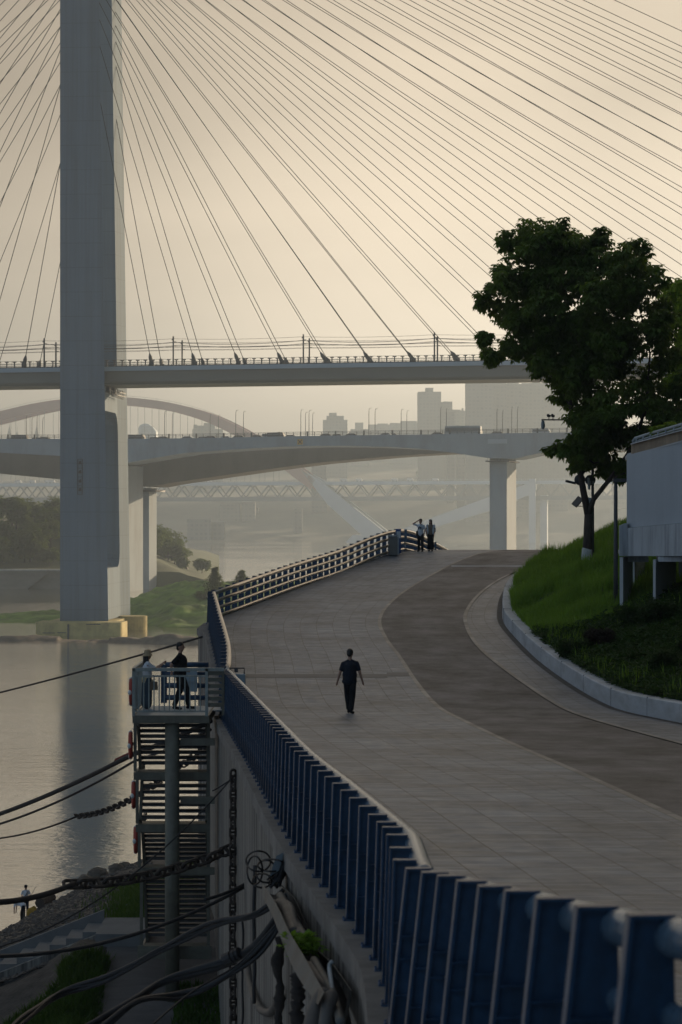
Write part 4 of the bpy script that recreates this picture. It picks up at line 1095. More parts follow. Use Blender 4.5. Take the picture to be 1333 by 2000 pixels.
# ---------------------------------------------------------------- planted bed and low kerb wall
def kx(D): return interp(KERB, D)
def bed_z(x, D):
    d = x - kx(D) - .42
    k = interp([(20, .10), (60, .14), (72, .2), (85, .23), (100, .30), (112, .34), (130, .3)], D)
    base = fz(min(D, 160)) + .44
    base = max(base, CZ-6.2)
    d = max(d, 0)
    return base + k*d + .018*min(d, 9)**2 + .10*nz2(x, D, .35, 4) + (max(d-9, 0)*.75)
kw = thing('low_wall', (kx(70), 70, fz(70)), 'low curved white stone wall edging the planted bed', 'wall')
km = MB(); ds = [x for x in DS_ if x < 118]; vs_ = []
for D in ds:
    x = kx(D); sl = (kx(D+.6)-kx(D-.6))/1.2; w = .42*math.sqrt(1+sl*sl); z = fz(D); hh = .5
    vs_ += [V((x, D, z-.1)), V((x, D, z+hh-.03)), V((x+.035, D, z+hh)), V((x+w, D, z+hh)), V((x+w, D, z-.1))]
n_ = len(ds)
km.add(vs_, [(5*i+k, 5*i+(k+1) % 5, 5*i+5+(k+1) % 5, 5*i+5+k) for i in range(n_-1) for k in range(5)] + [(4, 3, 2, 1, 0), tuple(range(5*n_-5, 5*n_))])
km.build('stone', MAT['kerb'], kw)
jm = MB()
for D in (60, 63.4, 67, 70.9, 75, 79.5, 84, 88.5, 93, 97.5, 102):
    sl = (kx(D+.6)-kx(D-.6))/1.2; dv = V((1, -sl, 0)).normalized(); c = V((kx(D), D, fz(D)))
    jm.beam(c + dv*-.004 + V((0, 0, .2)), c + dv*.43 + V((0, 0, .2)), .014, .608)
jm.build('joint', MAT['dark_steel'], kw)
gt = MB(); vs_ = []
for D in ds: vs_ += [(kx(D)-.22, D, fz(D)+.006), (kx(D)-.02, D, fz(D)+.006)]
gt.add(vs_, [(2*i, 2*i+1, 2*i+3, 2*i+2) for i in range(n_-1)])
struct('gutter', gt, M('dark_gutter', (0.06, 0.055, 0.05), 0.8, 0.4, 2))
bm_ = MB(); cols = 26
ds = [x for x in rng(20, 150, 110)]
for D in ds:
    for k in range(cols+1):
        x = kx(D) + .40 + (k/cols)**1.6*22
        bm_.v.append((x, D, bed_z(x, D)))
m_ = cols+1
bm_.f = [(j*m_+k, j*m_+k+1, (j+1)*m_+k+1, (j+1)*m_+k) for j in range(len(ds)-1) for k in range(cols)]
struct('planting_bed', bm_, MAT['soil'], True)
# grass and ground cover on the bed: drifts of arching blades
rnd = random.Random(21)
g1 = MB()
def blade(mb, b, h, lean, a, w):
    dx, dy = math.cos(a), math.sin(a)
    s = V((-dy*w, dx*w, 0)); m = V((b[0]+dx*lean*.4, b[1]+dy*lean*.4, b[2]+h*.62)); e = V((b[0]+dx*lean, b[1]+dy*lean, b[2]+h))
    b = V(b); n0 = len(mb.v)
    mb.v += [tuple(b-s), tuple(b+s), tuple(m+s*.8), tuple(m-s*.8), tuple(e)]
    mb.f += [(n0, n0+1, n0+2, n0+3), (n0+3, n0+2, n0+4)]
cnt = 0
while cnt < 64000:
    D = rnd.uniform(58, 132); u = rnd.random()**1.3*9.5
    x = kx(D) + .36 + u
    if x/D > .152: continue
    if noise.noise(V((x*.55, D*.4, 2))) < -.28 and rnd.random() < .8: continue
    if D < 84 + 3*nz2(x, D, .3, 6) - .35*u and rnd.random() < .93: continue
    z = bed_z(x, D)
    big = 1 + 1.1*noise.noise(V((x*.5, D*.35, 7)))
    blade(g1, (x, D, z-.03), rnd.uniform(.2, .5)*max(big, .3)*1.05, rnd.uniform(.02, .3), rnd.random()*6.28, .015)
    cnt += 1
o = g1.build('grass', MAT['grass']); o['kind'] = 'stuff'
# darker trailing ground cover towards the near end
g2 = MB()
for _ in range(13000):
    D = rnd.uniform(54, 88); u = rnd.random()**1.2*5.5
    x = kx(D) + .42 + u
    if x/D > .152 or D > 85 + 3*nz2(x, D, .3, 6) - .35*u: continue
    c = V((x, D, bed_z(x, D)+.12+.16*max(0, nz2(x, D, .7, 12))))
    leaf_cluster(g2, c, .2, 3, .15, rnd, .9, -.1)
o = g2.build('ground_cover', MAT['leaf_hedge']); o['kind'] = 'stuff'
def shrub(name, px, py, D, w, h, label, mat, n, leaf=.1, seed=0, flat=False):
    r_ = random.Random(seed); p = P(px, py, D); base = V((p.x, D, bed_z(p.x, D)-.05))
    t = thing(name, base, label, 'shrub')
    tk = MB()
    for i in range(5):
        a = r_.random()*6.28; tk.tube([base, base + V((math.cos(a)*w*.25, math.sin(a)*w*.25, h*.6))], [.03, .012], 5)
    tk.build('stem', MAT['bark'], t)
    m = MB()
    for i in range(14 if not flat else 20):
        a = r_.random()*6.28; q = r_.random()**.5*w*.34
        leaf_cluster(m, base + V((math.cos(a)*q, math.sin(a)*q, h*r_.uniform(.3, .72))), w*.2, n//14, leaf, r_, .9, .2)
    m.build('foliage', mat, t)
shrub('round_shrub', 1172, 1222, 76, 1.05, .95, 'clipped dark reddish round shrub in the grass, in front of the lamp post', MAT['leaf_purple'], 900, .08, 1)
shrub('round_shrub', 1293, 1300, 68, 1.15, 1.0, 'clipped round dark green shrub low in the bed near the right edge', MAT['leaf_hedge'], 900, .08, 2)
shrub('round_shrub', 1340, 1292, 70, .9, 1.0, 'round dark shrub cut by the right edge of the photo, beside another ball shrub', MAT['leaf_hedge'], 700, .08, 3)
shrub('loose_shrub', 1238, 1225, 79, 1.5, 1.0, 'loose leafy dark shrub growing against the foot of the left pier', MAT['leaf_hedge'], 700, .13, 4)
shrub('loose_shrub', 1290, 1235, 78, 1.7, 1.0, 'loose leafy dark shrub growing before the right pier of the white ramp', MAT['leaf_hedge'], 800, .13, 5)
shrub('loose_shrub', 1120, 1285, 76, 1.2, .7, 'low dark spreading shrub at the kerb below the grass', MAT['leaf_hedge'], 600, .12, 6)

# ---------------------------------------------------------------- hill on the right, out of frame, that keeps the promenade in shade
def hill(x, y):
    e = 7.5 + .16*max(y, 0)
    t = x - e
    f = 1 - sm(188, 215, y)
    z = CZ-5.5 + (min(t*.4, 2) + 46*sm(1, 22, t)*f) + 2.2*nz2(x, y, .09, 3) + 1.2*nz2(x, y, .3, 5)
    return z if t > 0 else CZ-7
hfield('hillside', rng(7, 140, 90), rng(-40, 260, 120), hill, MAT['bank'])

# ---------------------------------------------------------------- white concrete ramp building
rb_ = thing('concrete_ramp', tuple(P(1270, 1190, 84)), 'weathered white concrete ramp structure on piers with a brown tiled parapet', 'building')
def face(pxs, d_in=1.0): return pxs
def slabpoly(name, pts, mat, depth, par=rb_):
    """front outline of (px,py,D) corners pushed back along the view by depth metres"""
    m = MB(); f = [P(*q) for q in pts]; n = len(f)
    bk = [q + V((depth*.10, depth, 0)) for q in f]
    m.add(f + bk, [tuple(range(n)), tuple(reversed(range(n, 2*n)))] + [(i, n+i, n+(i+1) % n, (i+1) % n) for i in range(n)])
    return m.build(name, mat, par)
slabpoly('upper_wall', [(1225, 1031, 85), (1225, 890, 85), (1420, 836, 78), (1420, 1014, 78)], MAT['building_smooth'], .5)
slabpoly('lower_wall', [(1226.2, 1086, 84.6), (1226.2, 1031.5, 84.6), (1420, 1014.5, 77.6), (1420, 1086, 77.6)], MAT['building'], .9)
slabpoly('corner_wall', [(1210.5, 1086, 84.62), (1210.5, 1027, 84.62), (1222, 1022.5, 84.62), (1226, 1022.5, 84.62), (1226, 1086, 84.62)], MAT['building'], 1.2)
slabpoly('parapet', [(1233.5, 887, 84.9), (1233.5, 868, 84.9), (1420, 817, 78), (1420, 838, 78)], MAT['parapet_stone'], .3)
slabpoly('parapet_ledge', [(1232.5, 868.2, 84.7), (1232.5, 866, 84.7), (1420, 815, 77.8), (1420, 817.2, 77.8)], MAT['kerb'], .45)
slabpoly('parapet_ledge', [(1232.5, 889.5, 84.75), (1232.5, 887.2, 84.75), (1420, 838.2, 77.85), (1420, 840.5, 77.85)], MAT['kerb'], .42)
def planpier(name, pts, y0, y1):
    """pier with a plan of (px, distance) corners, from pixel row y0 (top) down into the bed"""
    m = MB(); n = len(pts); top = [P(x, y0, D) for x, D in pts]; zt = min(p.z for p in top)
    m.add([V((p.x, p.y, zt)) for p in top] + [V((p.x, p.y, zt-3.4)) for p in top], [tuple(range(n)), tuple(reversed(range(n, 2*n)))] + [(i, n+i, n+(i+1) % n, (i+1) % n) for i in range(n)])
    return m.build(name, MAT['building_smooth'], rb_)
planpier('pier', [(1210.8, 84.9), (1217.5, 84.7), (1236, 86.6), (1228, 87.0)], 1086, 1210)
planpier('pier', [(1236.5, 88.2), (1240, 88.1), (1261, 90.4), (1255, 90.8)], 1088, 1210)
planpier('pier', [(1276, 82.4), (1281, 82.2), (1321, 84.8), (1313, 85.2)], 1090, 1230)
planpier('pier', [(1326, 86.0), (1332, 85.9), (1400, 90), (1392, 90.5)], 1086, 1230)
slabpoly('cross_beam', [(1226.5, 1097.5, 85.2), (1226.5, 1087, 85.2), (1267, 1087, 85.2), (1267, 1097.5, 85.2)], MAT['building'], 2)
slabpoly('cross_beam', [(1286, 1097, 82.3), (1286, 1087, 82.3), (1400, 1087, 80), (1400, 1097, 80)], MAT['building'], 2)
slabpoly('deck', [(1226, 893, 85.4), (1226, 886, 85.4), (1420, 832, 78.4), (1420, 840, 78.4)], MAT['building'], 5)
slabpoly('soffit', [(1212, 1085, 85.4), (1212, 1078, 85.4), (1420, 1078, 78.4), (1420, 1085, 78.4)], MAT['building'], 5)
hrl = MB(); 
for yo, r_ in ((0, .05), (7, .035)):
    hrl.tube([P(1236, 863+yo*.3, 85), P(1241, 856+yo, 85), P(1262, 849+yo, 84.5), P(1300, 838+yo, 82.8), P(1420, 803+yo, 78.2)], r_, 8)
for px in (1243, 1256, 1270, 1285, 1300, 1316, 1332): hrl.tube([P(px, interp([(1236, 867), (1420, 816)], px), 85-(px-1236)*.037), P(px+1, interp([(1236, 858), (1420, 805)], px), 85-(px-1236)*.037)], .03, 6)
hrl.build('handrail', MAT['grey_steel'], rb_, True)
lt = thing('lamp_post', (P(1203, 1190, 86).x, 86, bed_z(P(1203, 1190, 86).x, 86)-.1), 'thin dark post standing beside the left edge of the white ramp', 'post')
a = P(1203, 1195, 86); b = P(1203, 938, 86)
MB().tube([(a.x, 86, lt.location.z), (a.x, 86, a.z+2.4), (a.x, 86, b.z)], [.085, .075, .065], 10).build('pole', MAT['dark_steel'], lt, True)
MB().box((a.x+.25, 86, b.z), (.7, .22, .12)).build('bracket', MAT['dark_steel'], lt)

# ---------------------------------------------------------------- hill tree
def big_tree(name, base, D, limbs, blobs_, label, mat, seed, leaf=.225, dens=1.0, rr=2.6, paint=None, extra=0):
    r_ = random.Random(seed)
    t = thing(name, base, label, 'tree')
    tk = MB()
    for pts in limbs:
        tk.tube([P(x, y, D+dd_) for x, y, dd_, w in pts], [w*.8 for _, _, _, w in pts], 10)
    tk.build('trunk', MAT['bark'], t, True)
    if paint:
        MB().tube([P(x, y, D) for x, y, w in paint], [w for _, _, w in paint], 12).build('painted_base', MAT['limewash'], t, True)
    blobs = list(blobs_)
    for i in range(extra):
        a, b = r_.choice(blobs_), r_.choice(blobs_)
        if math.hypot(a[0]-b[0], a[1]-b[1]) < 140 and ((a[0]+b[0] > 2200 and a[1]+b[1] > 1180) or r_.random() < .3): blobs.append(((a[0]+b[0])/2, (a[1]+b[1])/2, min(a[2], b[2])*.9))
    m = MB()
    tw = MB()
    for x, y, rpx in blobs:
        c0 = P(x, y, D); R_ = rpx*D/F
        for k in range(max(1, int(2*dens+.5))):
            dd_ = r_.uniform(-1, 1)*rr*(1 if k else .3)
            c = c0 + V((r_.uniform(-.25, .25)*R_, dd_, r_.uniform(-.2, .2)*R_))
            # sub-clumps give each bough a ragged outline
            for q in range(6):
                dv = V((r_.gauss(0, 1), r_.gauss(0, 1), r_.gauss(0, 1))).normalized()*R_*.62
                leaf_cluster(m, c + dv, R_*.46, int(25*(R_**2)*dens) + 10, leaf*r_.uniform(.75, 1.15), r_, .75, .9, .14)
    m.build('crown', mat, t)
    return t
BL = [(1040, 470, 44), (1080, 500, 46), (1030, 560, 44), (1080, 590, 48), (1130, 640, 50), (1010, 640, 34), (1060, 655, 40), (1140, 540, 46), (1200, 640, 50), (1200, 530, 40), (1100, 720, 44), (1050, 448, 42), (1105, 455, 42), (1150, 490, 40), (995, 462, 24), (1000, 522, 38), (1050, 530, 50), (1110, 548, 52), (1172, 470, 28), (1185, 520, 32), (1228, 498, 36), (1262, 540, 36), (1220, 568, 48), (1160, 600, 54), (1275, 600, 38), (952, 578, 26), (978, 556, 26), (1002, 600, 36), (1052, 612, 44), (966, 682, 24), (946, 662, 16), (954, 702, 14), (1004, 668, 30), (1045, 690, 38), (1100, 680, 54), (1170, 690, 56), (1240, 670, 52), (1298, 690, 40), (1052, 716, 18), (1125, 762, 46), (1190, 770, 58), (1258, 762, 58), (1305, 790, 44), (1135, 832, 40), (1102, 866, 28), (1168, 862, 48), (1228, 850, 50), (1074, 880, 11), (1128, 900, 20), (1180, 903, 34), (1216, 918, 24), (1288, 850, 40), (1330, 740, 34), (1085, 640, 40), (1130, 500, 36)]
D_T = 100
TB = P(1146, 1105, D_T)
big_tree('hill_tree', TB, D_T, [
    [(1146, 1110, 0, .27), (1148, 1060, 0, .235), (1150, 1004, 0, .22)],
    [(1150, 1010, 0, .2), (1140, 960, 0, .17), (1133, 915, 0, .15), (1124, 860, 0, .13), (1113, 780, 0, .1), (1100, 700, 0, .07), (1090, 600, 0, .045), (1075, 500, 0, .02)],
    [(1148, 1010, 0, .17), (1160, 975, -.2, .13), (1190, 938, -.5, .115), (1228, 885, -.6, .1), (1262, 800, -.6, .08), (1270, 690, -.5, .05), (1240, 560, -.3, .02)],
    [(1190, 938, -.5, .07), (1212, 928, -.7, .05), (1235, 918, -.8, .03)],
    [(1116, 800, 0, .07), (1092, 745, .2, .045), (1060, 722, .3, .03), (1010, 680, .4, .02)],
    [(1113, 780, 0, .08), (1150, 690, .5, .06), (1180, 580, .6, .03), (1170, 480, .6, .015)],
    [(1136, 930, 0, .07), (1160, 890, .5, .05), (1200, 830, .8, .03)],
    [(1128, 880, 0, .05), (1160, 905, -.4, .03), (1180, 900, -.6, .02)]],
    BL, 'large dark leafy tree with a white painted trunk base on the grassy bed', MAT['leaf'], 5, extra=170, paint=[(1145.7, 1112, .24), (1147, 1073, .212), (1147.3, 1072, .2)])
# second tree behind, its sunlight put into a brighter leaf colour
D2_ = 112
B2_ = [(1322, 700, 26), (1318, 740, 26), (1335, 720, 34), (1345, 670, 40), (1330, 620, 40), (1325, 575, 30), (1350, 590, 44), (1305, 640, 22), (1360, 760, 50), (1345, 820, 46), (1300, 700, 14), (1380, 640, 60), (1390, 740, 60), (1310, 560, 20)]
big_tree('hill_tree', (P(1372, 1000, D2_).x, D2_, bed_z(P(1372, 1000, D2_).x, D2_)), D2_, [[(1372, 1060, 0, .3), (1368, 900, 0, .22), (1355, 780, 0, .13), (1345, 680, 0, .07), (1335, 600, 0, .03)], [(1366, 880, 0, .12), (1330, 800, 0, .07), (1315, 700, 0, .03)]],
         B2_, 'brighter green tree at the right edge, partly hidden by the large dark tree', MAT['leaf_bright'], 9, leaf=.24, dens=.9)
p = P(1296, 842, 83)
bt = thing('parapet_shrub', (p.x, 84, p.z-.6), 'small fresh green shrub growing above the brown parapet', 'shrub')
m = MB()
for k in range(8): leaf_cluster(m, P(1280+k*4.5, 842-k*1.4, 84), .22, 16, .16, rnd)
m.build('foliage', MAT['leaf_bright'], bt)
s_ = MB()
for k in range(4): s_.tube([P(1290+k*5, 862, 84), P(1284+k*9, 842-k*2, 84)], [.02, .008], 5)
s_.build('stem', MAT['bark'], bt)

# ---------------------------------------------------------------- surveillance pole beside the tree
D_C = 101.5; ct = thing('camera_pole', P(1158, 1100, D_C), 'thin pole behind the forked tree carrying cameras, two round discs and a grey box', 'camera pole')
def Q(x, y, d=0): return P(x, y, D_C+d)
MB().tube([Q(1158, 1108), Q(1158, 960), Q(1158, 818)], [.07, .06, .05], 8).build('pole', MAT['dark_steel'], ct, True)
MB().beam(Q(1058, 820), Q(1158, 820), .06, .055).build('arm', MAT['dark_steel'], ct)
dc_ = MB().tube([Q(1061, 820), Q(1061, 824)], .035, 8); c = Q(1061, 830)
dc_.lathe([(.04, .16), (.075, .14), (.085, .02), (.09, 0), (.08, -.1), (.045, -.17), (.01, -.18)], c, 14)
dc_.build('dome_camera', MAT['grey_steel'], ct, True)
for x in (1072.5, 1080.5):
    m = MB(); m.box(Q(x, 812.5), (.14, .14, .09)); m.tube([Q(x, 814.5), Q(x, 819)], .02, 6); m.tube([Q(x-1.5, 811, -.05), Q(x-1.5, 811, -.16)], .06, 10); m.build('floodlight', MAT['dark_steel'], ct)
for x, y, r_ in ((1133, 937, .235), (1153.5, 937.5, .225)):
    m = MB(); c = Q(x, y, -.18); R_ = Matrix.Rotation(PI/2, 3, 'X')
    m.lathe([(r_*.2, .1), (r_*.7, .08), (r_*.96, .03), (r_, 0), (r_*.9, -.04)], c, 24, R_); m.build('round_disc', MAT['dark_steel'], ct, True)
m = MB(); m.tube([Q(1150, 934, -.4), Q(1151, 948, -.3), Q(1151, 956, -.3)], [.05, .06, .05], 10); m.box(Q(1151, 944, -.32), (.12, .1, .2)); m.box(Q(1159, 943, -.25), (.08, .1, .14)); m.build('small_camera', MAT['grey_steel'], ct)
m = MB(); m.beam(Q(1105, 939.5, -.2), Q(1125, 944, -.2), .12, .1); m.beam(Q(1106, 938.5, -.2), Q(1119, 941.5, -.2), .14, .03, ); m.build('bullet_camera', MAT['dark_steel'], ct)
m = MB(); m.add([Q(1147.5, 971, -.1), Q(1158, 973, -.1), Q(1156, 999, -.1), Q(1149, 996, -.1), Q(1147.5, 971, .15), Q(1158, 973, .15), Q(1156, 999, .15), Q(1149, 996, .15)], [(0,1,2,3), (7,6,5,4), (0,4,5,1), (1,5,6,2), (2,6,7,3), (3,7,4,0)]); m.build('control_box', MAT['grey_steel'], ct)
m = MB(); m.beam(Q(1121.5, 988, .1), Q(1135, 972, .1), .5, .04, up=(0, -.3, 1)); m.beam(Q(1123, 988.5, .1), Q(1158, 989, 0), .03, .03); m.build('solar_panel', MAT['dark_steel'], ct)

# ---------------------------------------------------------------- bin, banner, small cabinet
t = thing('litter_bin', (P(768, 1084, 118.6).x, 118.6, fz(118.6)), 'grey box shaped litter bin at the top of the sloping railing', 'bin')
c = P(768, 1084, 118.6); z = fz(118.6); Wd = .44
MB().box((c.x, 118.6, z+.48), (Wd, .45, .92)).build('shell', MAT['bin'], t, bevel=.02)
MB().box((c.x, 118.6, z+.98), (Wd+.08, .52, .06)).build('lid', MAT['grey_steel'], t)
MB().box((c.x+Wd/2+.035, 118.5, z+.5), (.06, .3, .86)).build('side_door', MAT['grey_steel'], t)
t = thing('banner_post', (P(778, 1083, 119.8).x, 119.8, fz(119.8)), 'blue and white banner wrapped on a railing post next to the bin', 'sign')
c = P(778.5, 1083, 119.8)
MB().box((c.x, 119.8, fz(119.8)+.62), (.27, .06, 1.2)).build('banner', MAT['blue_sign'], t)
MB().box((c.x+.01, 119.76, fz(119.8)+.93), (.2, .02, .34)).build('notice', MAT['white_cloth'], t)
t = thing('gate_panel', (P(792, 1083, 121).x, 121, fz(121)), 'pale flat post plate on the railing between the banner and the couple', 'post')
c = P(792.5, 1080, 121.6); MB().box((c.x, 121.2, fz(121)+.83), (.12, .08, .62)).build('plate', MAT['rail_tube'], t)
t = thing('gate_panel', (P(851, 1077, 124).x, 124, fz(124)), 'short pale post at the end of the railing behind the couple', 'post')
c = P(851, 1078, 124); MB().box((c.x, 124, fz(124)+.22), (.1, .08, .42)).build('plate', MAT['rail_tube'], t)
cabx = P(463, 1337, 66.3); t = thing('utility_cabinet', (cabx.x, 66.3, fz(66.3)), 'small blue grey steel cabinet with a loop handle behind the railing by the platform', 'cabinet')
MB().box((cabx.x, 66.4, fz(66.4)+.47), (.46, .4, .94)).build('box', MAT['deck_paint'], t, bevel=.015)
zt_ = fz(66.4)+.94
MB().tube([(cabx.x-.2, 66.4, zt_), (cabx.x-.2, 66.4, zt_+.16), (cabx.x+.2, 66.4, zt_+.16), (cabx.x+.2, 66.4, zt_)], .02, 6).build('handle', MAT['dark_steel'], t)
MB().box((cabx.x-.02, 66.4, zt_+.1), (.1, .08, .1)).build('lock', MAT['dark_steel'], t)
# ---------------------------------------------------------------- lower ground: path, beach, steps
LP = CZ - 12.05                       # level of the lower path
def beach(x, y):
    if y < 66.4: return CZ-17.5
    # shoreline distance grows towards the wall
    ds_ = interp([(-40, 60), (-26, 98), (-19.5, 119), (-17.9, 126.5), (-15.6, 145), (-13, 156), (-8, 172), (10, 190)], x)
    h66 = 12.0 + max(0, (-6.8-x))*.34
    h66 = min(h66, 21.5)
    t = (y-66)/(ds_-66) if ds_ > 67 else (y-66)/4
    h = h66 + (22.5-h66)*t if t <= 1 else 22.5 + (t-1)*6
    z = CZ - h
    
    z += .09*nz2(x, y, .9, 3) + .05*nz2(x, y, 2.3, 4)
    return max(z, -2.5)
def pl(y): return CZ - interp([(44, 13.45), (61.5, 13.2), (66.3, 11.95), (70, 11.85)], y)
hfield('beach', rng(-44, 6, 200), rng(48, 210, 260), beach, MAT['pebble'])
pm_ = MB(); ys_ = [46, 50, 54, 58, 61.5, 63, 64.5, 66.3, 68, 70]
for y in ys_: pm_.v += [(-7.0 if y < 66 else -6.4, y, pl(y)), (-1.5, y, pl(y))]
pm_.f = [(2*i, 2*i+1, 2*i+3, 2*i+2) for i in range(len(ys_)-1)]
struct('path', pm_, MAT['path'])
# loose stones
rnd = random.Random(31)
proto = []
st = MB()
for _ in range(7000):
    y = 66 + (rnd.random()**1.5)*88; x = rnd.uniform(-.15*y, -.078*y)
    ds_ = interp([(-40, 60), (-26, 98), (-19.5, 119), (-17.9, 126.5), (-15.6, 145), (-13, 156), (-8, 172)], x)
    if y > ds_+.8 or x > -6.2: continue
    near_water = y > ds_-7
    s = rnd.uniform(.03, .11)*(1.6 if near_water and rnd.random() < .3 else 1)*(2.2 if rnd.random() < .02 else 1)
    c = V((x, y, beach(x, y)+s*.2))
    vs = []
    for k in range(6):
        d = (V((1,0,0)), V((-1,0,0)), V((0,1,0)), V((0,-1,0)), V((0,0,1)), V((0,0,-1)))[k]
        vs.append(c + V((d.x*s*rnd.uniform(.7, 1.5), d.y*s*rnd.uniform(.7, 1.3), d.z*s*rnd.uniform(.4, .8))))
    st.add(vs, [(0,2,4), (2,1,4), (1,3,4), (3,0,4), (2,0,5), (1,2,5), (3,1,5), (0,3,5)])
o = st.build('shingle_stones', MAT['stone']); o['kind'] = 'stuff'
for px, y_, D, s, lab in ((192, 1698, 150, .55, 'dark boulder poking up at the water edge under the mooring chain'), (228, 1689, 152, .42, 'flat dark rock at the water edge left of the stair tower'), (244, 1688, 153, .35, 'smaller rock at the water edge touching the stair tower'), (166, 1711, 148, .4, 'dark upright rock on the shoreline under the chain')):
    p = P(px, y_, D); t = MB(); r_ = random.Random(px); b0 = V((p.x, D, max(beach(p.x, D), -.1)))
    t.ball(b0 + V((0, 0, s*.3)), (s*1.2, s, s*.7), 8)
    t.v = [tuple(V(v) + V((r_.uniform(-.1, .1), r_.uniform(-.1, .1), r_.uniform(-.1, .1)))*s) for v in t.v]
    tag(t.build('boulder', MAT['rock']), lab, 'boulder')
p = P(87, 1757, 139); lg = MB()
lg.tube([P(78, 1764, 137.5), P(92, 1757, 138.5), P(105, 1752, 139)], [.3, .33, .2], 8)
tag(lg.build('driftwood_log', MAT['bark']), 'grey log lying on the shingle beside the two beachcombers', 'log')
# grass strips
g3 = MB(); r_ = random.Random(41)
for _ in range(16000):
    if r_.random() < .45:
        y = r_.uniform(68, 120); x = lerp(-5.6, -8.9, (y-68)/52)*1.02 + r_.gauss(0, .028*y*.35) + .5*nz2(0, y, .3, 2)
        if x > -4.8: continue
        z = beach(x, y)
    else:
        x = -9.6 + r_.uniform(0, 1)*4.2; y = r_.uniform(51, 62.6)
        if x > -5.95 + .5*nz2(x, y, .5, 2) - (62.6-y)*.03: continue
        z = mound(x, y) if False else CZ-12.5
    g3v = (x, y, z)
    if y < 63: continue
    blade(g3, (x, y, z-.02), r_.uniform(.15, .42), r_.uniform(.03, .25), r_.random()*6.28, .022)
o = g3.build('grass', MAT['grass_shade']); o['kind'] = 'stuff'
def mound(x, y):
    return pl(y) - .22 + .3*math.exp(-((x+6.9)/.8)**2) - .42*max(0, -7.2-x) - .6*sm(-6.45, -5.9, x) + .10*nz2(x, y, .8, 5) + .04
hfield('slope', rng(-15, -5.6, 60), rng(44, 66.9, 70), mound, MAT['pebble'])
g4 = MB()
for _ in range(24000):
    x = r_.uniform(-10.2, -6.0); y = r_.uniform(57, 65.6)
    if nz2(x, y, .45, 9)*.5 - .2*max(0, -7.3-x)**1.3 + .05*(65.6-y) < -.15: continue
    blade(g4, (x, y, mound(x, y)-.02), r_.uniform(.15, .42), r_.uniform(.05, .28), r_.random()*6.28, .02)
for _ in range(3500):
    x = r_.uniform(-4.3, -2.3); y = r_.uniform(58, 64)
    blade(g4, (x, y, pl(y)), r_.uniform(.1, .3), r_.uniform(.03, .2), r_.random()*6.28, .02)
o = g4.build('grass', MAT['grass_shade']); o['kind'] = 'stuff'
# steps going down to the water on the left
sp_ = thing('stone_steps', (-6.9, 68, CZ-11.7), 'pale concrete steps descending left from the foot of the stair tower', 'steps')
m = MB(); n = 13
for i in range(n):
    x0 = -6.75 - i*.46; zt_ = CZ-11.72-i*.178
    m.box((x0-.23, 68.2, zt_-.6), (.462, 1.5, 1.2))
m.build('flight', MAT['step'], sp_)
MB().box((-6.05, 67.8, CZ-11.6-.45), (1.4, 2.7, .9)).build('landing', MAT['step'], sp_)
sd_ = MB(); sd_.prism([(-6.76, CZ-11.75), (-6.76, CZ-15), (-12.9, CZ-17.5), (-12.9, CZ-14.15)], lambda a, b, d: V((a, d, b)), 67.25, 67.445); sd_.build('side_wall', MAT['wall'], sp_)
kb = MB(); kb.prism([(-6.76, CZ-11.35), (-6.76, CZ-11.7), (-12.9, CZ-14.1), (-12.9, CZ-13.75)], lambda a, b, d: V((a, d, b)), 68.955, 69.1); kb.build('side_kerb', MAT['step'], sp_)

# ---------------------------------------------------------------- stair tower and viewing platform
GS = MAT['green_steel']
tw = thing('stair_tower', tuple(P(335, 1840, 66)), 'grey green steel stair tower with open treads and a viewing platform on one round column', 'stair tower')
YF, YB = 63.0, 66.2
def TX_(px, D=63.0): return (px-666.5)*D/F
xl, xr = TX_(259), TX_(409)
zp = CZ - 397*63/F                    # platform level at its front edge
pf = MB(); pf.box(((xl+xr)/2, YF+.03, zp-.11), (xr-xl, .06, .2)); pf.box((xl+.03, (YF+YB)/2, zp-.11), (.06, YB-YF-.13, .2)); pf.box(((xl+xr)/2, YB-.03, zp-.11), (xr-xl, .06, .2)); pf.box((xr-.03, (YF+YB)/2, zp-.11), (.06, YB-YF-.13, .2))
pf.box(((xl+xr)/2, (YF+YB)/2, zp-.2), (xr-xl-.2, .08, .12))
pf.build('edge_beam', GS, tw)
gr = MB(); gr.box(((xl+xr)/2, (YF+YB)/2, zp-.022), (xr-xl-.13, YB-YF-.13, .03)); gr.box((xr+.3, (YF+YB)/2+.8, zp-.022), (.62, 1.4, .03)); gr.build('grating', MAT['grey_steel'], tw)
cxx = TX_(335.5); MB().tube([(cxx, YF+.25, zp-.2), (cxx, YF+.25, CZ-13.4)], .19, 24).build('column', MAT['grey_steel'] if False else GS, tw, True)
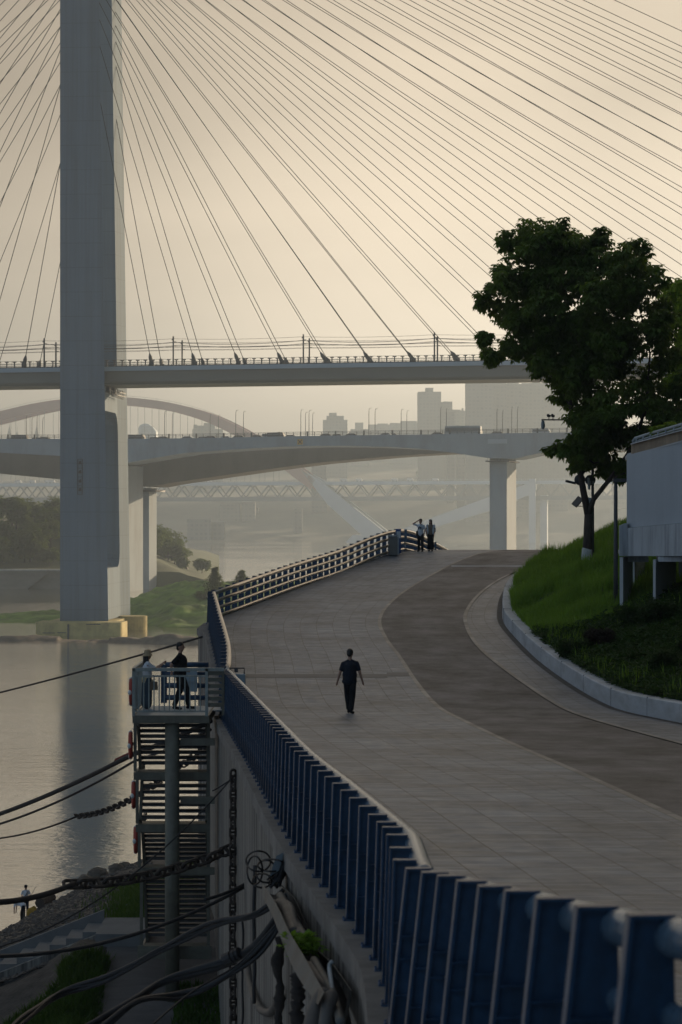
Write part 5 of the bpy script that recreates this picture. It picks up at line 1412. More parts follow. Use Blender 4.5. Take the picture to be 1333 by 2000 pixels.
# flights, seen end on through the open treads
levels = [zp-.22, CZ-(1497-1000)*65/F, CZ-(1597-1000)*65/F, CZ-(1681-1000)*65/F, CZ-(1826-1000)*65.5/F]
for li_, (za, zb) in enumerate(zip(levels, levels[1:])):
    nst = 8 if li_ < 3 else 14
    ins = .055*li_
    a, b = xl+.07+ins, xr-.12
    y0, y1 = (YF+1.0, YF+1.7) if li_ % 2 == 0 else (YF+1.7, YF+1.0)
    if li_ == 3: y0, y1 = YF+.9, YF+1.9
    tm = MB()
    for k in range(nst):
        t = (k+.6)/(nst); z = lerp(za-.02, zb+.1, t); y = lerp(y0, y1, t)
        tm.box(((a+b)/2, y, z), (b-a-.08, .2, .035)); tm.box(((a+b)/2, y-.09, z-.03), (b-a-.08, .02, .075))
    tm.build('stair_tread', MAT['dark_steel'], tw)
    for x in (a, b): MB().beam((x, y0, za-.08), (x, y1, zb+.02), .07, .24).build('stringer', GS, tw)
    lm = MB(); lm.box(((a+b)/2-.02, YF+.75, zb-.12), (b-a+.16, .07, .2)); lm.box(((a+b)/2, YF+1.1, zb-.03), (b-a, .6, .035)); lm.box((a-.05, YB-.9, zb-.12), (.06, 2.4, .2))
    if li_ == 3: lm.box(((a+b)/2, YF+.62, zb-.13), (b-a+.3, .07, .34))
    lm.build('landing', GS, tw)
    for x in (a-.06, b+.06): MB().box((x, YF+.75, (za+zb)/2), (.08, .08, za-zb)).build('corner_post', GS, tw)
    if li_ in (0, 1, 2):
        zq = CZ - ({0: 1448, 1: 1562, 2: 1700}[li_]-1000)*63.4/F
        MB().box((TX_(385), YF+.3, zq), (TX_(418)-TX_(351), .12, .19)).build('tie_beam', GS, tw)
# platform guard rail
gd_ = MB(); zr = zp + 1.19
for x in (xl+.03, TX_(404)): gd_.box((x, YF+.03, (zp+zr)/2), (.075, .075, zr-zp+.05))
gd_.box(((xl+TX_(438))/2, YF+.03, zr), (TX_(438)-xl, .075, .085)); gd_.box(((xl+TX_(404))/2, YF+.03, zr-.17), (TX_(404)-xl-.08, .045, .045)); gd_.box(((xl+TX_(404))/2, YF+.03, zp+.1), (TX_(404)-xl-.08, .045, .045))
x = xl + .16
while x < TX_(404)-.06: gd_.box((x, YF+.03, (zp+.1+zr-.17)/2), (.03, .03, zr-.17-zp-.1)); x += .134
gd_.box((xl+.03, (YF+YB)/2, zr), (.07, YB-YF, .08)); gd_.box((xl+.03, (YF+YB)/2, zp+.1), (.045, YB-YF, .045))
y = YF+.25
while y < YB: gd_.box((xl+.03, y, (zp+zr)/2), (.03, .03, zr-zp-.1)); y += .2
gd_.build('guard_rail', MAT['guard_grey'], tw)
sg = MB()
for k in range(6): sg.box(((TX_(405)+TX_(437))/2, YF+.06, zr-.1-.165*k), (TX_(437)-TX_(405), .05, .105))
sg.box((TX_(436), YF+.03, (zp+zr)/2), (.07, .07, zr-zp)); sg.build('slatted_gate', GS, tw)
bk = MB(); xb0, xb1 = TX_(316, YB), TX_(408, YB)
bk.box((xb0+.07, YB-.05, zp+.6), (.16, .1, 1.05)); bk.build('back_post', MAT['blue_post'], tw)
b2 = MB()
for z in (1.12, .86, .55, .22): b2.tube([(xb0+.1, YB-.05, zp+z), (xb1, YB-.05, zp+z)], .075, 10)
b2.build('back_rail', MAT['blue_post'], tw, True)
nb_ = thing('notice_board', (TX_(365, YB), YB-.2, zp+.4), 'pale blue notice board hung on the back rail behind the man on the platform', 'sign')
MB().box((TX_(366, 66), YB-.16, zp+.7), (TX_(386, 66)-TX_(347, 66), .03, .62)).build('board', MAT['deck_paint'], nb_)
MB().box((TX_(366, 66), YB-.19, zp+.66), (TX_(384, 66)-TX_(349, 66), .02, .05)).build('stripe', MAT['white_con'], nb_)
for px, py, D, lab in ((258, 1351, 63.5, 'orange red lifebuoy hung on the left side of the viewing platform'), (257, 1455, 63.6, 'red lifebuoy on the second level of the stair tower, above the thick ropes'), (263, 1552, 63.9, 'red lifebuoy half hidden on the third level of the stair tower'), (267, 1640, 64, 'lowest red lifebuoy on the left side of the stair tower')):
    c = P(px-1.5, py, D+.35); t = thing('lifebuoy', c, lab, 'lifebuoy', 'lifebuoys on the stair tower')
    MB().torus(c, .31, .055, (1, .12, 0), 28, 10).build('ring', MAT['buoy'], t, True)
    for a in (0, PI/2, PI, 1.5*PI):
        cc = c + V((0, math.cos(a)*.31, math.sin(a)*.31)); MB().ball(cc, (.062, .075, .075), 6).build('band', MAT['white'], t, True)
    MB().tube([c + V((0, 0, .36)), c + V((.06, 0, .45)), c + V((.1, .05, .3))], .012, 5).build('cord', MAT['white'], t)

# ---------------------------------------------------------------- ropes, chains and cables on the wall
def sagline(a, b, sag, n=16):
    a, b = V(a), V(b); return [a.lerp(b, i/n) - V((0, 0, sag*4*(i/n)*(1-i/n))) for i in range(n+1)]
def ext(a, b):
    """carry the line a-b on past b until it meets the river or ground"""
    a, b = V(a), V(b); k = (b.z-.2)/max(a.z-b.z, 1e-3)
    return b + (b-a)*k
def rope(name, pts, r, mat, label, cat='rope', group=None):
    return tag(MB().tube(pts, r, 8).build(name, mat, None, True), label, cat, group)
def chain_pts(mb, pts, link, r):
    # resample and lay alternate links
    L_ = [0]
    for a, b in zip(pts, pts[1:]): L_.append(L_[-1] + (b-a).length)
    n = int(L_[-1]/(link*.74)); 
    def at(s):
        for i in range(len(pts)-1):
            if L_[i+1] >= s: return pts[i].lerp(pts[i+1], (s-L_[i])/(L_[i+1]-L_[i])), (pts[i+1]-pts[i]).normalized()
        return pts[-1], (pts[-1]-pts[-2]).normalized()
    for i in range(n+1):
        c, t = at(min((i+.5)*link*.74, L_[-1]))
        up = V((0, 0, 1)) if abs(t.z) < .8 else V((0, 1, 0))
        side = t.cross(up).normalized(); nn = side.cross(t)
        ax = (side*.8 + nn*.6).normalized() if i % 2 else (nn*.8 - side*.6).normalized()
        mb.torus(c, link*.26, r, ax, 14, 6, stretch=link*.42, long=t)
        mb.beam(c - ax.cross(t)*link*.25, c + ax.cross(t)*link*.25, r*1.4, r*1.4) if link > .25 else None
rope('mooring_rope', sagline(P(395, 1244, 82), P(-30, 1360, 100), .06) + [ext(P(395, 1244, 82), P(-30, 1360, 100))], .035, MAT['rope'], 'single thin dark rope rising from the left edge to the wall above the platform people')
rope('mooring_rope', [ext(P(258, 1474, 72), P(-30, 1600, 84))] + sagline(P(-30, 1600, 84), P(258, 1474, 72), .12) + sagline(P(258, 1474, 72), P(412, 1408, 68), .05, 6)[1:], .075, MAT['rope'], 'thickest black mooring rope running up from the left edge through the stair treads')
rope('mooring_rope', [ext(P(262, 1487, 72), P(-30, 1618, 84))] + sagline(P(-30, 1618, 84), P(262, 1487, 72), .2) + sagline(P(262, 1487, 72), P(412, 1425, 68), .05, 6)[1:], .04, MAT['rope'], 'thinner mooring rope just below the thickest one')
w_ = MB(); 
for i in range(9):
    p = P(228+i*3.4, 1487.5-i*1.6, 73.2); w_.ball(p, (.07, .09, .11), 6)
tag(w_.build('rope_wrap', MAT['red_rope'], None), 'dark red wrapping on the thickest mooring rope beside the stair tower', 'rope wrap')
ch = MB(); chain_pts(ch, sagline(P(150, 1594, 78), P(320, 1518, 70), .25) + sagline(P(320, 1518, 70), P(405, 1455, 68), .05, 6)[1:], .4, .026)
cht = thing('mooring_chain', P(150, 1594, 78), 'thin mooring line that becomes a chain where it enters the stair tower', 'chain')
ch.build('links', MAT['chain'], cht); MB().tube([ext(P(152, 1594, 78), P(-30, 1640, 88))] + sagline(P(-30, 1640, 88), P(152, 1594, 78), .15), .032, 6).build('rope_tail', MAT['rope'], cht, True)
ch = MB(); pts = sagline(P(456, 1656, 51.6), P(142, 1727, 49.5), .18); chain_pts(ch, pts, .42, .04)
cht = thing('mooring_chain', P(456, 1656, 51.6), 'heavy dark stud link chain crossing in front of the round column', 'chain')
ch.build('links', MAT['chain'], cht); MB().tube(sagline(P(146, 1726, 49.5), P(-30, 1763, 47), .1) + [P(-30, 1763, 47) + V((-40, -8, -14))], .06, 8).build('rope_tail', MAT['rope'], cht, True)
ch = MB(); chain_pts(ch, [P(456, 1506, 51.5), P(455, 1660, 51.45), P(454.5, 1830, 51.4), P(456, 1992, 51.3)], .27, .03)
tag(ch.build('wall_chain', MAT['chain'], None), 'rusty chain hanging straight down the retaining wall', 'chain')
rope('wire_rope', sagline(P(460, 1512, 51), P(-30, 1858, 49), .6) + [P(-30, 1858, 49) + V((-4, 0, -5))], .016, MAT['rope'], 'thin wire falling from the top of the hanging chain to the bottom left')
rope('wire_rope', sagline(P(459, 1516, 51), P(415, 1545, 51), .02), .014, MAT['rope'], 'short second wire at the top of the hanging chain')
rope('power_cable', sagline(P(478, 1732, 47.5), P(-30, 1868, 44), .35) + [P(-30, 1868, 44) + V((-14, -2, -6))], .038, MAT['black_rubber'], 'upper black cable running down from the wall across the steps', 'cable')
rope('power_cable', sagline(P(478, 1727, 47.5), P(400, 1757, 46.5), .03), .035, MAT['black_rubber'], 'short doubled end of the upper black cable at the wall', 'cable')
def WD(px, out=.08):
    lo_, hi_ = 19.0, 66.0
    for _ in range(40):
        d_ = (lo_+hi_)/2
        if 666.5 + (rail_x(d_)-.32-out)*F/d_ > px: lo_ = d_
        else: hi_ = d_
    return lo_
def PW(px, py, out=.08): return P(px, py, WD(px, out))
CJ = P(556, 1738, 36.5)               # where the bundles leave the tray
def bund(name, ctrl, rs, label, mat='black_rubber', spread=.06, n=3, seed=0):
    r_ = random.Random(seed); t = thing(name, P(*ctrl[0]), label, 'cable', 'cable bundles hanging off the wall')
    base = densify([P(*c) for c in ctrl], 6); base += [base[-1] + V((-1.5, .8, -2.2)), base[-1] + V((-5, 3, -8))]
    for k in range(n):
        o0 = V((r_.uniform(-1, 1), r_.uniform(-.5, .5), r_.uniform(-1, 1)))*spread
        ph = r_.random()*6.28
        pts = [p + o0*(.7+.5*math.sin(i*.5+ph)) for i, p in enumerate(base)]
        MB().tube(pts, .8*rs*(1 if k == 0 else r_.uniform(.55, .95)), 8).build('cable', MAT[mat], t, True)
bund('cable_bundle', [(562, 1745, 31.3), (500, 1785, 31.5), (420, 1808, 32.0), (320, 1852, 32.5), (215, 1912, 33.0), (120, 1940, 33.0), (60, 1985, 32.0), (10, 2030, 31.0)], .038, 'upper bundle of black cables sweeping down to the bottom left corner', n=4, seed=1)
bund('cable_bundle', [(548, 1772, 30.6), (505, 1835, 30.8), (450, 1872, 31.0), (330, 1910, 31.0), (255, 1955, 30.5), (160, 2010, 30.0)], .055, 'middle bundle of thick black cables bound with tape', n=3, spread=.05, seed=2)
bund('cable_bundle', [(556, 1790, 30.0), (500, 1860, 30.0), (420, 1920, 30.0), (350, 1940, 30.0), (270, 1955, 29.5), (190, 2015, 29.0)], .05, 'lower bundle of black cables crossing the foot of the column', n=2, spread=.05, seed=3)
bund('cable_bundle', [(548, 1800, 29.6), (470, 1880, 29.5), (380, 1935, 29.0), (290, 2010, 28.0)], .016, 'thin single wire under the lowest cable bundle', n=1, seed=4)
tp = MB()
for px, y_ in ((455, 1869), (447, 1872), (462, 1865)): tp.tube([P(px-7, y_+3.5, 31), P(px+7, y_-3.5, 30.95)], .085, 10)
tag(tp.build('tape_wrap', MAT['black_rubber'], None), 'bulge of black tape round the middle cable bundle', 'tape')
# knot of loose cable and the broken tray along the wall
kn = thing('cable_tangle', P(560, 1700, 31.8), 'tangled coil of thin black wires heaped on the top of the wall tray', 'cable tangle')
r_ = random.Random(8); m = MB()
for k in range(38):
    a = P(r_.uniform(522, 548), r_.uniform(1716, 1735), 31.8+r_.uniform(-.2, .2)); b = P(r_.uniform(556, 582), r_.uniform(1664, 1682), 32.0+r_.uniform(-.2, .2)); c = (a+b)/2 + V((r_.uniform(-.06, .06), r_.uniform(-.1, .1), r_.uniform(-.06, .1)))
    m.tube(densify([a, c, b], 4), r_.uniform(.012, .026), 5)
m.build('wire_heap', MAT['black_rubber'], kn)
m = MB()
for k, (cx, cyy, rx, ry) in enumerate(((505, 1682, 24, 20), (520, 1702, 20, 22), (498, 1700, 15, 28), (530, 1690, 26, 12), (512, 1720, 18, 14))):
    ph = k*.7; pts = [P(cx+rx*math.cos(a*.42+ph), cyy+ry*math.sin(a*.42+ph), 31.7 + .15*math.sin(a+k)) for a in range(16)]
    m.tube(densify(pts, 2), .013, 5)
m.build('loose_loop', MAT['black_rubber'], kn)
m = MB(); m.add([P(540, 1672, 31.7), P(556, 1664, 31.8), P(545, 1700, 31.7), P(527, 1712, 31.6)], [(0, 1, 2, 3)]); m.v += [tuple(V(v)+V((.01, .03, 0))) for v in m.v]; m.f += [(7, 6, 5, 4), (0, 4, 5, 1), (1, 5, 6, 2), (2, 6, 7, 3), (3, 7, 4, 0)]
m.build('torn_wrap', MAT['deck_paint'], kn)
tray = thing('cable_tray', P(600, 1850, 30), 'dented steel cable tray fixed along the top of the retaining wall, full of pipes', 'cable tray')
def ribb(name, A, Bq, mat, th=.02):
    m = MB(); a = densify([P(*q) for q in A], 4); b = densify([P(*q) for q in Bq], 4); n = len(a)
    off = V((-.004, -th, .0))
    vs = []
    for p, q in zip(a, b): vs += [p, q, q+off, p+off]
    m.add(vs, [(4*i+k, 4*i+(k+1) % 4, 4*i+4+(k+1) % 4, 4*i+4+k) for i in range(n-1) for k in range(4)] + [(3, 2, 1, 0), (4*n-4, 4*n-3, 4*n-2, 4*n-1)])
    return m.build(name, mat, tray)
ribb('outer_lip', [(514, 1728, 30.3), (540, 1765, 27.8), (566, 1820, 25.8), (596, 1870, 24), (634, 1938, 22)], [(512, 1748, 30.3), (534, 1790, 27.8), (556, 1848, 25.8), (582, 1905, 24), (622, 1962, 22)], MAT['tray'])
ribb('inner_lip', [(548, 1726, 32.2), (574, 1752, 29.8), (592, 1790, 28.3), (616, 1848, 26.6), (650, 1882, 24.6), (687, 1934, 22.6)], [(556, 1752, 32.2), (586, 1790, 29.8), (606, 1824, 28.3), (634, 1872, 26.6), (664, 1912, 24.6), (688, 1950, 22.6)], MAT['tray'])
ribb('end_flap', [(687, 1934, 22.6), (676, 1970, 22.4), (666, 2020, 22.2)], [(689, 1938, 22.6), (681, 1975, 22.4), (670, 2020, 22.2)], MAT['tray'])
ribb('tray_floor', [(518, 1745, 30.4), (545, 1785, 28), (575, 1840, 26), (605, 1890, 24.3), (640, 1955, 22.4), (655, 2040, 21)], [(560, 1750, 32.2), (590, 1795, 29.8), (612, 1838, 28.2), (640, 1885, 26.5), (670, 1925, 24.6), (695, 2040, 22)], MAT['black_rubber'])
for k, (c0, rr_, mt_n) in enumerate((([(548, 1750, 30.2), (562, 1775, 28.9), (578, 1805, 27.4), (600, 1838, 25.9)], .055, 'tray'), ([(540, 1768, 29.6), (558, 1772, 28.8), (568, 1800, 27.6), (576, 1825, 26.6)], .075, 'grey_hose'), ([(545, 1762, 29.6), (566, 1770, 28.6), (574, 1800, 27.4), (588, 1830, 26.3)], .05, 'grey_hose'), ([(614, 1876, 24.6), (632, 1908, 23.7), (652, 1945, 22.8), (666, 2000, 21.6)], .045, 'tray'), ([(606, 1888, 24.5), (628, 1918, 23.6), (646, 1934, 23.2)], .06, 'grey_hose'), ([(634, 1942, 22.4), (618, 1975, 22.2), (605, 2030, 21.9)], .09, 'grey_hose'), ([(648, 1945, 22.2), (640, 1975, 22), (634, 2030, 21.8)], .07, 'grey_hose'))):
    MB().tube(densify([P(*q) for q in c0], 5), rr_, 10).build('pipe', MAT[mt_n], tray, True)
MB().tube(densify([P(*q) for q in ((649, 1878, 23.4), (644, 1890, 23.4), (649, 1930, 23), (652, 1970, 22.6), (662, 2020, 22.2))], 5), .022, 8).build('white_conduit', MAT['grey_steel'], tray, True)
m = MB(); r2_ = random.Random(3)
for k in range(7): leaf_cluster(m, P(572+k*6, 1846+r2_.uniform(-6, 6), 25.9-k*.1), .14, 14, .09, r2_, .8, -.2)
tag(m.build('weed_clump', MAT['grass']), 'clump of bright green weeds growing in the cable tray', 'weeds')
hose = densify([PW(*q) for q in ((483, 1870), (488, 1920), (505, 1965), (525, 1978), (540, 1962), (548, 1930))], 6)
rope('grey_hose', hose, .06, MAT['grey_hose'], 'grey hose hanging in a loop down the retaining wall', 'hose')
for k, (px, y0, y1, D, rr_, lab) in enumerate(((497, 1690, 1960, 51, .03, 'thin black wire hanging beside the hanging chain'), (474, 1790, 2010, 53, .022, 'very thin wire drooping to the right of the hanging chain'), (545, 1830, 2010, 42, .065, 'dark mass of old rope hanging under the tray'), (582, 1900, 2010, 35, .075, 'second dark knotted rope hanging under the tray'))):
    r3 = random.Random(k); pts = [P(px + r3.uniform(-3, 3)*(1 if rr_ > .05 else .6), lerp(y0, y1, i/8), WD(px, .16)) for i in range(9)]
    rope('hanging_rope', densify(pts, 3), [rr_*r3.uniform(.6, 1.35) for _ in range(len(densify(pts, 3)))] if rr_ > .05 else rr_, MAT['rope'] if rr_ > .05 else MAT['black_rubber'], lab)
# ---------------------------------------------------------------- people
def capsule(mb, a, b, ra, rb, seg=10):
    a, b = V(a), V(b); d = b-a
    if d.length < 1e-5: mb.ball(a, (ra, ra, ra), 8); return
    n = 5
    pts = []; rs = []
    dn = d.normalized()
    for k in range(n): 
        t = -PI/2 + (PI/2)*k/n; pts.append(a + dn*ra*math.sin(t)); rs.append(max(ra*math.cos(t), 1e-3))
    pts += [a, b]; rs += [ra, rb]
    for k in range(1, n+1):
        t = (PI/2)*k/n; pts.append(b + dn*rb*math.sin(t)); rs.append(max(rb*math.cos(t), 1e-3))
    mb.tube(pts, rs, seg)
def remesh(mb, name, mat, parent, vox=.014, smooth=4):
    """fuse the overlapping volumes of mb into one continuous skin"""
    me = bpy.data.meshes.new('tmp'); me.from_pydata(mb.v, [], mb.f); me.update()
    o = bpy.data.objects.new('tmp', me); COL.objects.link(o)
    m = o.modifiers.new('r', 'REMESH'); m.mode = 'VOXEL'; m.voxel_size = vox
    s = o.modifiers.new('s', 'SMOOTH'); s.iterations = smooth; s.factor = .5
    dg_ = bpy.context.evaluated_depsgraph_get(); ev = o.evaluated_get(dg_)
    me2 = bpy.data.meshes.new_from_object(ev); me2.name = name
    bpy.data.objects.remove(o); bpy.data.meshes.remove(me)
    me2.materials.clear(); me2.materials.append(mat)
    for p in me2.polygons: p.use_smooth = True
    o2 = bpy.data.objects.new(name, me2); COL.objects.link(o2)
    if parent is not None: o2.parent = parent
    return o2
def person(loc, rot, label, J=None, H=1.72, shirt='black_cloth', trousers='black_cloth', group=None, sex='m', hat=None, hair='short', shirt_len=.86, wide=False, tilt=None, shoes='black_cloth', scale_w=1.0):
    """J overrides joints (x right, y forward, z up, metres for a 1.72 m figure)"""
    k = H/1.72
    j = dict(pelvis=(0, 0, .93), chest=(0, 0, 1.24), neck=(0, 0, 1.45), head=(0, .015, 1.60),
             sL=(-.172, 0, 1.375), sR=(.172, 0, 1.375), eL=(-.25, -.03, 1.13), eR=(.25, -.03, 1.13), wL=(-.28, .05, .89), wR=(.28, .05, .89),
             hL=(-.085, 0, .90), hR=(.085, 0, .90), kL=(-.095, .02, .49), kR=(.095, .02, .49), aL=(-.10, -.02, .075), aR=(.10, -.02, .075), tL=(-.115, .14, .03), tR=(.115, .14, .03), look=(0, 1, 0))
    if J: j.update(J)
    j = {a: V(b) for a, b in j.items()}
    root = thing('person', loc, label, 'person', group, rotz=rot)
    root.scale = (k, k, k)
    body = MB()
    up = (j['head']-j['neck']).normalized(); look = j['look'].normalized(); side = look.cross(V((0, 0, 1))).normalized(); upv = side.cross(look)
    R = Matrix((side, look, upv)).transposed()
    hd = j['head']
    def hp(x, y, z): return hd + R @ V((x, y, z))
    body.ball(hp(0, -.005, .02), (.082, .098, .104), 14, R); body.ball(hp(0, .022, -.045), (.058, .07, .072), 12, R)
    body.ball(hp(0, .098, -.012), (.014, .022, .022), 8, R)                      # nose
    body.ball(hp(0, .083, -.055), (.024, .012, .012), 8, R)                      # mouth
    for s in (-1, 1): body.ball(hp(.078*s, -.005, -.01), (.012, .024, .034), 8, R)  # ears
    capsule(body, j['neck'] - V((0, 0, .05)), hd - upv*.05, .056, .052)
    sh = (j['sL']+j['sR'])/2
    capsule(body, j['chest'], sh - V((0, 0, .05)), .115, .11); body.ball(j['chest'], (.155*scale_w, .105, .17), 12); [capsule(body, j['neck'] - V((0, 0, .05)), j['s'+q_] - V((0, 0, .03)), .048, .048) for q_ in 'LR']
    body.ball(j['pelvis'], (.15*scale_w, .11, .13), 12); capsule(body, j['pelvis'], j['chest'], .12, .12)
    for s in 'LR':
        capsule(body, j['s'+s], j['e'+s], .052, .042); capsule(body, j['e'+s], j['w'+s], .041, .029)
        d = (j['w'+s]-j['e'+s]).normalized(); q = d.cross(V((1, 0, 0))); q = q.normalized() if q.length > .1 else V((0, 1, 0)); sd = d.cross(q)
        palm = j['w'+s] + d*.045
        capsule(body, j['w'+s], palm + d*.03, .027, .034)
        for f in range(4):
            b0 = palm + d*.05 + q*(.024-.016*f)
            l = (.036, .042, .038, .028)[f]
            capsule(body, b0, b0 + d*l*.6, .0085, .008, 6); capsule(body, b0 + d*l*.6, b0 + d*l*1.05 + sd*.012*(1 if s == 'L' else -1), .008, .007, 6)
        capsule(body, palm + q*.025, palm + q*.05 + d*.035, .011, .009, 6)
        capsule(body, j['h'+s], j['k'+s], .078, .052); capsule(body, j['k'+s], j['a'+s], .05, .034)
        capsule(body, j['a'+s] - V((0, 0, .03)), j['t'+s], .034, .03)
    remesh(body, 'body', MAT['skin'], root, .012, 3)
    # shirt
    m = MB(); capsule(m, j['chest'], sh - V((0, 0, .05)), .13, .12); m.ball(j['chest'], (.175*scale_w, .125, .19), 12); 
    for s in 'LR': capsule(m, j['neck'] - V((0, 0, .025)), j['s'+s] - V((0, 0, .01)), .05, .056)
    capsule(m, j['pelvis'], j['chest'], .135*scale_w, .14*scale_w)
    hem = j['pelvis'].lerp(j['chest'], (shirt_len-.93)/.31) if shirt_len < .93 else j['pelvis'] + V((0, 0, shirt_len-.93))
    m.ball(j['pelvis'].lerp(j['chest'], .35), (.165*scale_w, .125, .2), 12); m.ball(hem + V((0, 0, .06)), (.172*scale_w, .128, .10), 12)
    for s in 'LR': capsule(m, j['s'+s], j['s'+s].lerp(j['e'+s], .72), .058, .06)
    remesh(m, 'shirt', MAT[shirt], root, .014, 4)
    # trousers
    m = MB(); m.ball(j['pelvis'], (.16*scale_w, .12, .13), 12)
    for s in 'LR':
        w0, w1, w2 = (.10, .082, .066) if not wide else (.11, .115, .13)
        capsule(m, j['h'+s], j['k'+s], w0, w1); capsule(m, j['k'+s], j['a'+s] + V((0, 0, .045 if not wide else .13)), w1, w2)
    if wide: capsule(m, j['pelvis'] - V((0, 0, .1)), (j['aL']+j['aR'])/2 + V((0, 0, .18)), .15, .16)
    remesh(m, 'trousers', MAT[trousers], root, .014, 4)
    for s in 'LR':
        m = MB(); capsule(m, j['a'+s] - V((0, .02, .035)), j['t'+s], .043, .036); remesh(m, 'shoe', MAT[shoes], root, .012, 2)
    m = MB(); m.ball(hp(0, -.018, .045), (.09, .104, .097), 12, R); m.ball(hp(0, -.06, -.01), (.075, .06, .085), 10, R)
    if hair == 'long':
        capsule(m, hp(0, -.06, 0), hp(.0, -.10, -.26), .08, .055); capsule(m, hp(-.06, -.02, 0), hp(-.075, -.03, -.22), .035, .025); capsule(m, hp(.06, -.02, 0), hp(.075, -.03, -.22), .035, .025)
    remesh(m, 'hair', MAT['hair'], root, .012, 3)
    m = MB()
    for s in (-1, 1): m.ball(hp(.032*s, .086, .012), (.013, .008, .007), 6, R)
    m.build('eyes', MAT['hair'], root, local=True)
    if hat == 'bucket':
        MB().lathe([(.155, -.05), (.15, -.045), (.103, .03), (.095, .10), (.07, .125), (.01, .13)], hp(0, -.005, .04), 20, R).build('bucket_hat', MAT['straw'], root, True, local=True)
    if hat == 'cap':
        c_ = MB(); c_.lathe([(.1, .02), (.098, .06), (.07, .115), (.01, .125)], hp(0, -.008, .02), 16, R); c_.box(hp(0, .12, .045), (.13, .11, .012), R); c_.build('cap', MAT['black_cloth'], root, local=True)
    return root, j, k, root
# man walking up the paving, seen from behind
wp_ = P(684, 1396, 64.4)
person((wp_.x, 64.4, fz(64.4)), 0, 'man in dark short sleeved shirt and black trousers walking alone on the paving', dict(
    pelvis=(-.01, 0, .93), sL=(-.185, 0, 1.335), sR=(.185, 0, 1.35), eL=(-.255, -.02, 1.12), wL=(-.33, .06, .86), eR=(.255, -.04, 1.12), wR=(.33, .02, .87), kL=(-.07, .12, .50), aL=(-.035, .1, .09), tL=(-.04, .26, .05), kR=(.07, .0, .49), aR=(.035, -.08, .09), tR=(.09, .07, .03), look=(.25, 1, -.28), head=(.0, .03, 1.595)), H=1.72, shirt='navy_cloth', trousers='black_cloth', shirt_len=.80, scale_w=1.22)
# couple at the crest
cp1 = P(822, 1077, 121.8)
_, j_, k_, r1 = person((cp1.x, 121.8, fz(121.8)), PI-.35, 'man at the crest in white t-shirt and dark trousers, one hand raised to his head', dict(
    eR=(.40, .06, 1.46), wR=(.17, .05, 1.60), eL=(-.23, -.03, 1.14), wL=(-.22, .08, .9), look=(.1, 1, -.05)), H=1.64, shirt='white_cloth', shirt_len=.86)
MB().box((.17, .03, .95), (.07, .22, .26)).tube([(.17, .06, 1.05), (.05, .14, 1.3), (-.12, .06, 1.47)], .012, 5).build('shoulder_bag', MAT['black_cloth'], r1, local=True)
MB().box((0, .128, 1.24), (.17, .012, .14)).build('shirt_print', MAT['jeans'], r1, local=True)
cp2 = P(841.5, 1077, 122.2)
_, j_, k_, r2 = person((cp2.x, 122.2, fz(122.2)), PI-.1, 'woman with long hair at the crest, open pale shirt over tan top, long dark skirt', dict(
    eR=(.23, .02, 1.14), wR=(.21, .12, .93), eL=(-.22, .02, 1.14), wL=(-.2, .1, .92), kL=(-.06, .03, .49), kR=(.06, .03, .49), aL=(-.06, 0, .075), aR=(.06, 0, .075)), H=1.6, shirt='tan_cloth', trousers='black_cloth', hair='long', sex='f', wide=True, shirt_len=.98)
m = MB()
for s in (-1, 1): m.ball((.14*s, .0, 1.1), (.07, .125, .27), 10); capsule(m, (.18*s, 0, 1.4), (.235*s, 0, 1.08), .068, .06)
remesh(m, 'open_shirt', MAT['white_cloth'], r2, .014, 4)
MB().box((0, .1, 1.618), (.13, .02, .035)).build('sunglasses', MAT['black_cloth'], r2, local=True)
# on the viewing platform
p1 = V((TX_(288, 64.2), 64.2, zp))
_, j_, k_, r3 = person(tuple(p1), -PI/2+.25, 'woman in straw bucket hat and white top taking a photo on the platform', dict(
    sL=(-.15, 0, 1.37), sR=(.15, 0, 1.37), eR=(.17, .24, 1.20), wR=(.08, .44, 1.36), eL=(-.17, .22, 1.18), wL=(-.04, .42, 1.34), look=(0, 1, .05), kL=(-.075, .02, .49), kR=(.075, .02, .49)), H=1.60, shirt='white_cloth', trousers='jeans', hat='bucket', hair='long', wide=True, shirt_len=.95, shoes='white_cloth')
MB().box((.02, .52, 1.40), (.15, .018, .075)).build('phone', MAT['black_cloth'], r3, local=True)
m = MB(); m.ball((.0, -.01, .90), (.185, .15, .16), 12); m.prism([(-.16, .92), (.17, .90), (.10, .66), (-.05, .74)], lambda a, b, d: V((d, a, b)), -.13, .13); remesh(m, 'tied_jacket', MAT['cream_cloth'], r3, .014, 4)
m = MB(); m.prism([(-.1, .86), (.1, .86), (.12, .62), (-.12, .62)], lambda a, b, d: V((d, a+.16, b)), .12, .2); m.build('hand_bag', MAT['tan_cloth'], r3, local=True)
p2 = V((TX_(352, 64.9), 64.9, zp))
person(tuple(p2), -PI/2-.15, 'stout man in black t-shirt strolling on the platform behind the rail', dict(
    sL=(-.19, 0, 1.355), sR=(.19, 0, 1.355), eL=(-.26, -.10, 1.14), wL=(-.24, .10, 1.02), eR=(.26, -.17, 1.16), wR=(.26, -.16, .98), kL=(-.09, .16, .5), aL=(-.09, .20, .085), tL=(-.1, .36, .04), kR=(.09, .02, .49), aR=(.09, -.12, .085), tR=(.1, .04, .03), look=(.1, 1, .02), chest=(0, .02, 1.24)), H=1.80, shirt='black_cloth', trousers='black_cloth', shirt_len=.82, scale_w=1.25)
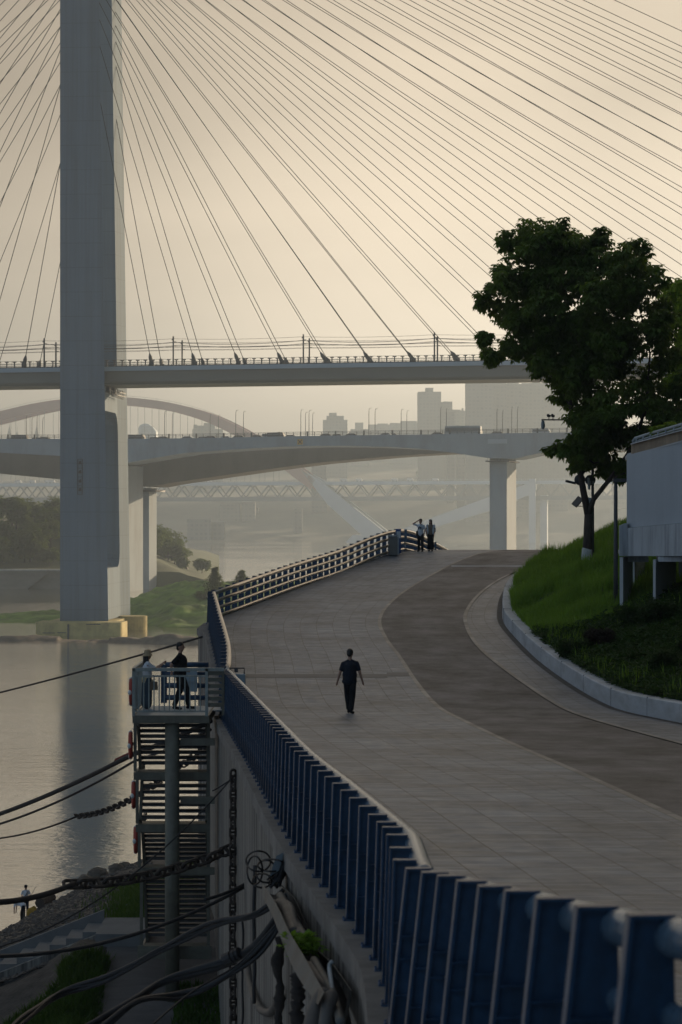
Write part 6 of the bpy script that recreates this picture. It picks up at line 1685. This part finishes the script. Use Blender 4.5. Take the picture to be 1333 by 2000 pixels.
# two beachcombers at the water's edge
b1 = P(44, 1786, 134.5); z1 = max(beach(b1.x-.3, 134.5), -.15)
_, j_, k_, r5 = person((b1.x, 136, z1), PI+.3, 'beachcomber standing at the water edge in dark cap and white shirt with chest strap', dict(eL=(-.25, .06, 1.16), wL=(-.18, .26, 1.06), eR=(.26, .05, 1.16), wR=(.2, .25, 1.05), look=(.35, 1, -.25)), H=1.66, shirt='white_cloth', trousers='navy_cloth', hat='cap', shirt_len=.85)
MB().tube([(-.13, .13, 1.40), (0, .16, 1.2), (.15, .14, .98)], .018, 5).build('chest_strap', MAT['black_cloth'], r5, local=True)
MB().tube([(-.2, .26, 1.02), (-.5, .1, 1.5), (-.62, .05, 1.62)], .014, 5).build('held_pole', MAT['dark_steel'], r5, local=True)
b2_ = P(43, 1797, 133.5); z2 = max(beach(b2_.x, 133.5), -.1)
_, j_, k_, r6 = person((b2_.x, 133.5, z2), PI/2-.2, 'beachcomber bending over at the water edge, pale shirt and dark trousers', dict(
    pelvis=(0, -.12, .90), chest=(0, .16, 1.06), neck=(0, .37, 1.12), head=(0, .50, 1.10), sL=(-.18, .34, 1.08), sR=(.18, .34, 1.08), eL=(-.2, .38, .80), eR=(.2, .38, .80), wL=(-.16, .40, .55), wR=(.16, .40, .55), hL=(-.085, -.12, .88), hR=(.085, -.12, .88), kL=(-.1, -.02, .48), kR=(.1, .05, .48), look=(0, .6, -.8)), H=1.66, shirt='white_cloth', trousers='black_cloth', shirt_len=.93)
yb = P(63, 1772, 134.2); t = thing('sack', (yb.x, 134.2, max(beach(yb.x, 134.2), 0)), 'yellow cloth sack on the shingle right behind the bending beachcomber', 'sack')
m = MB(); m.ball((yb.x, 134.2, max(beach(yb.x, 134.2), 0)+.26), (.32, .28, .3), 10); m.ball((yb.x+.1, 134.2, max(beach(yb.x, 134.2), 0)+.5), (.14, .12, .14), 8); remesh(MB().add([V(v)-V(t.location) for v in m.v], m.f), 'cloth', MAT['yellow_bag'], t, .03, 4)
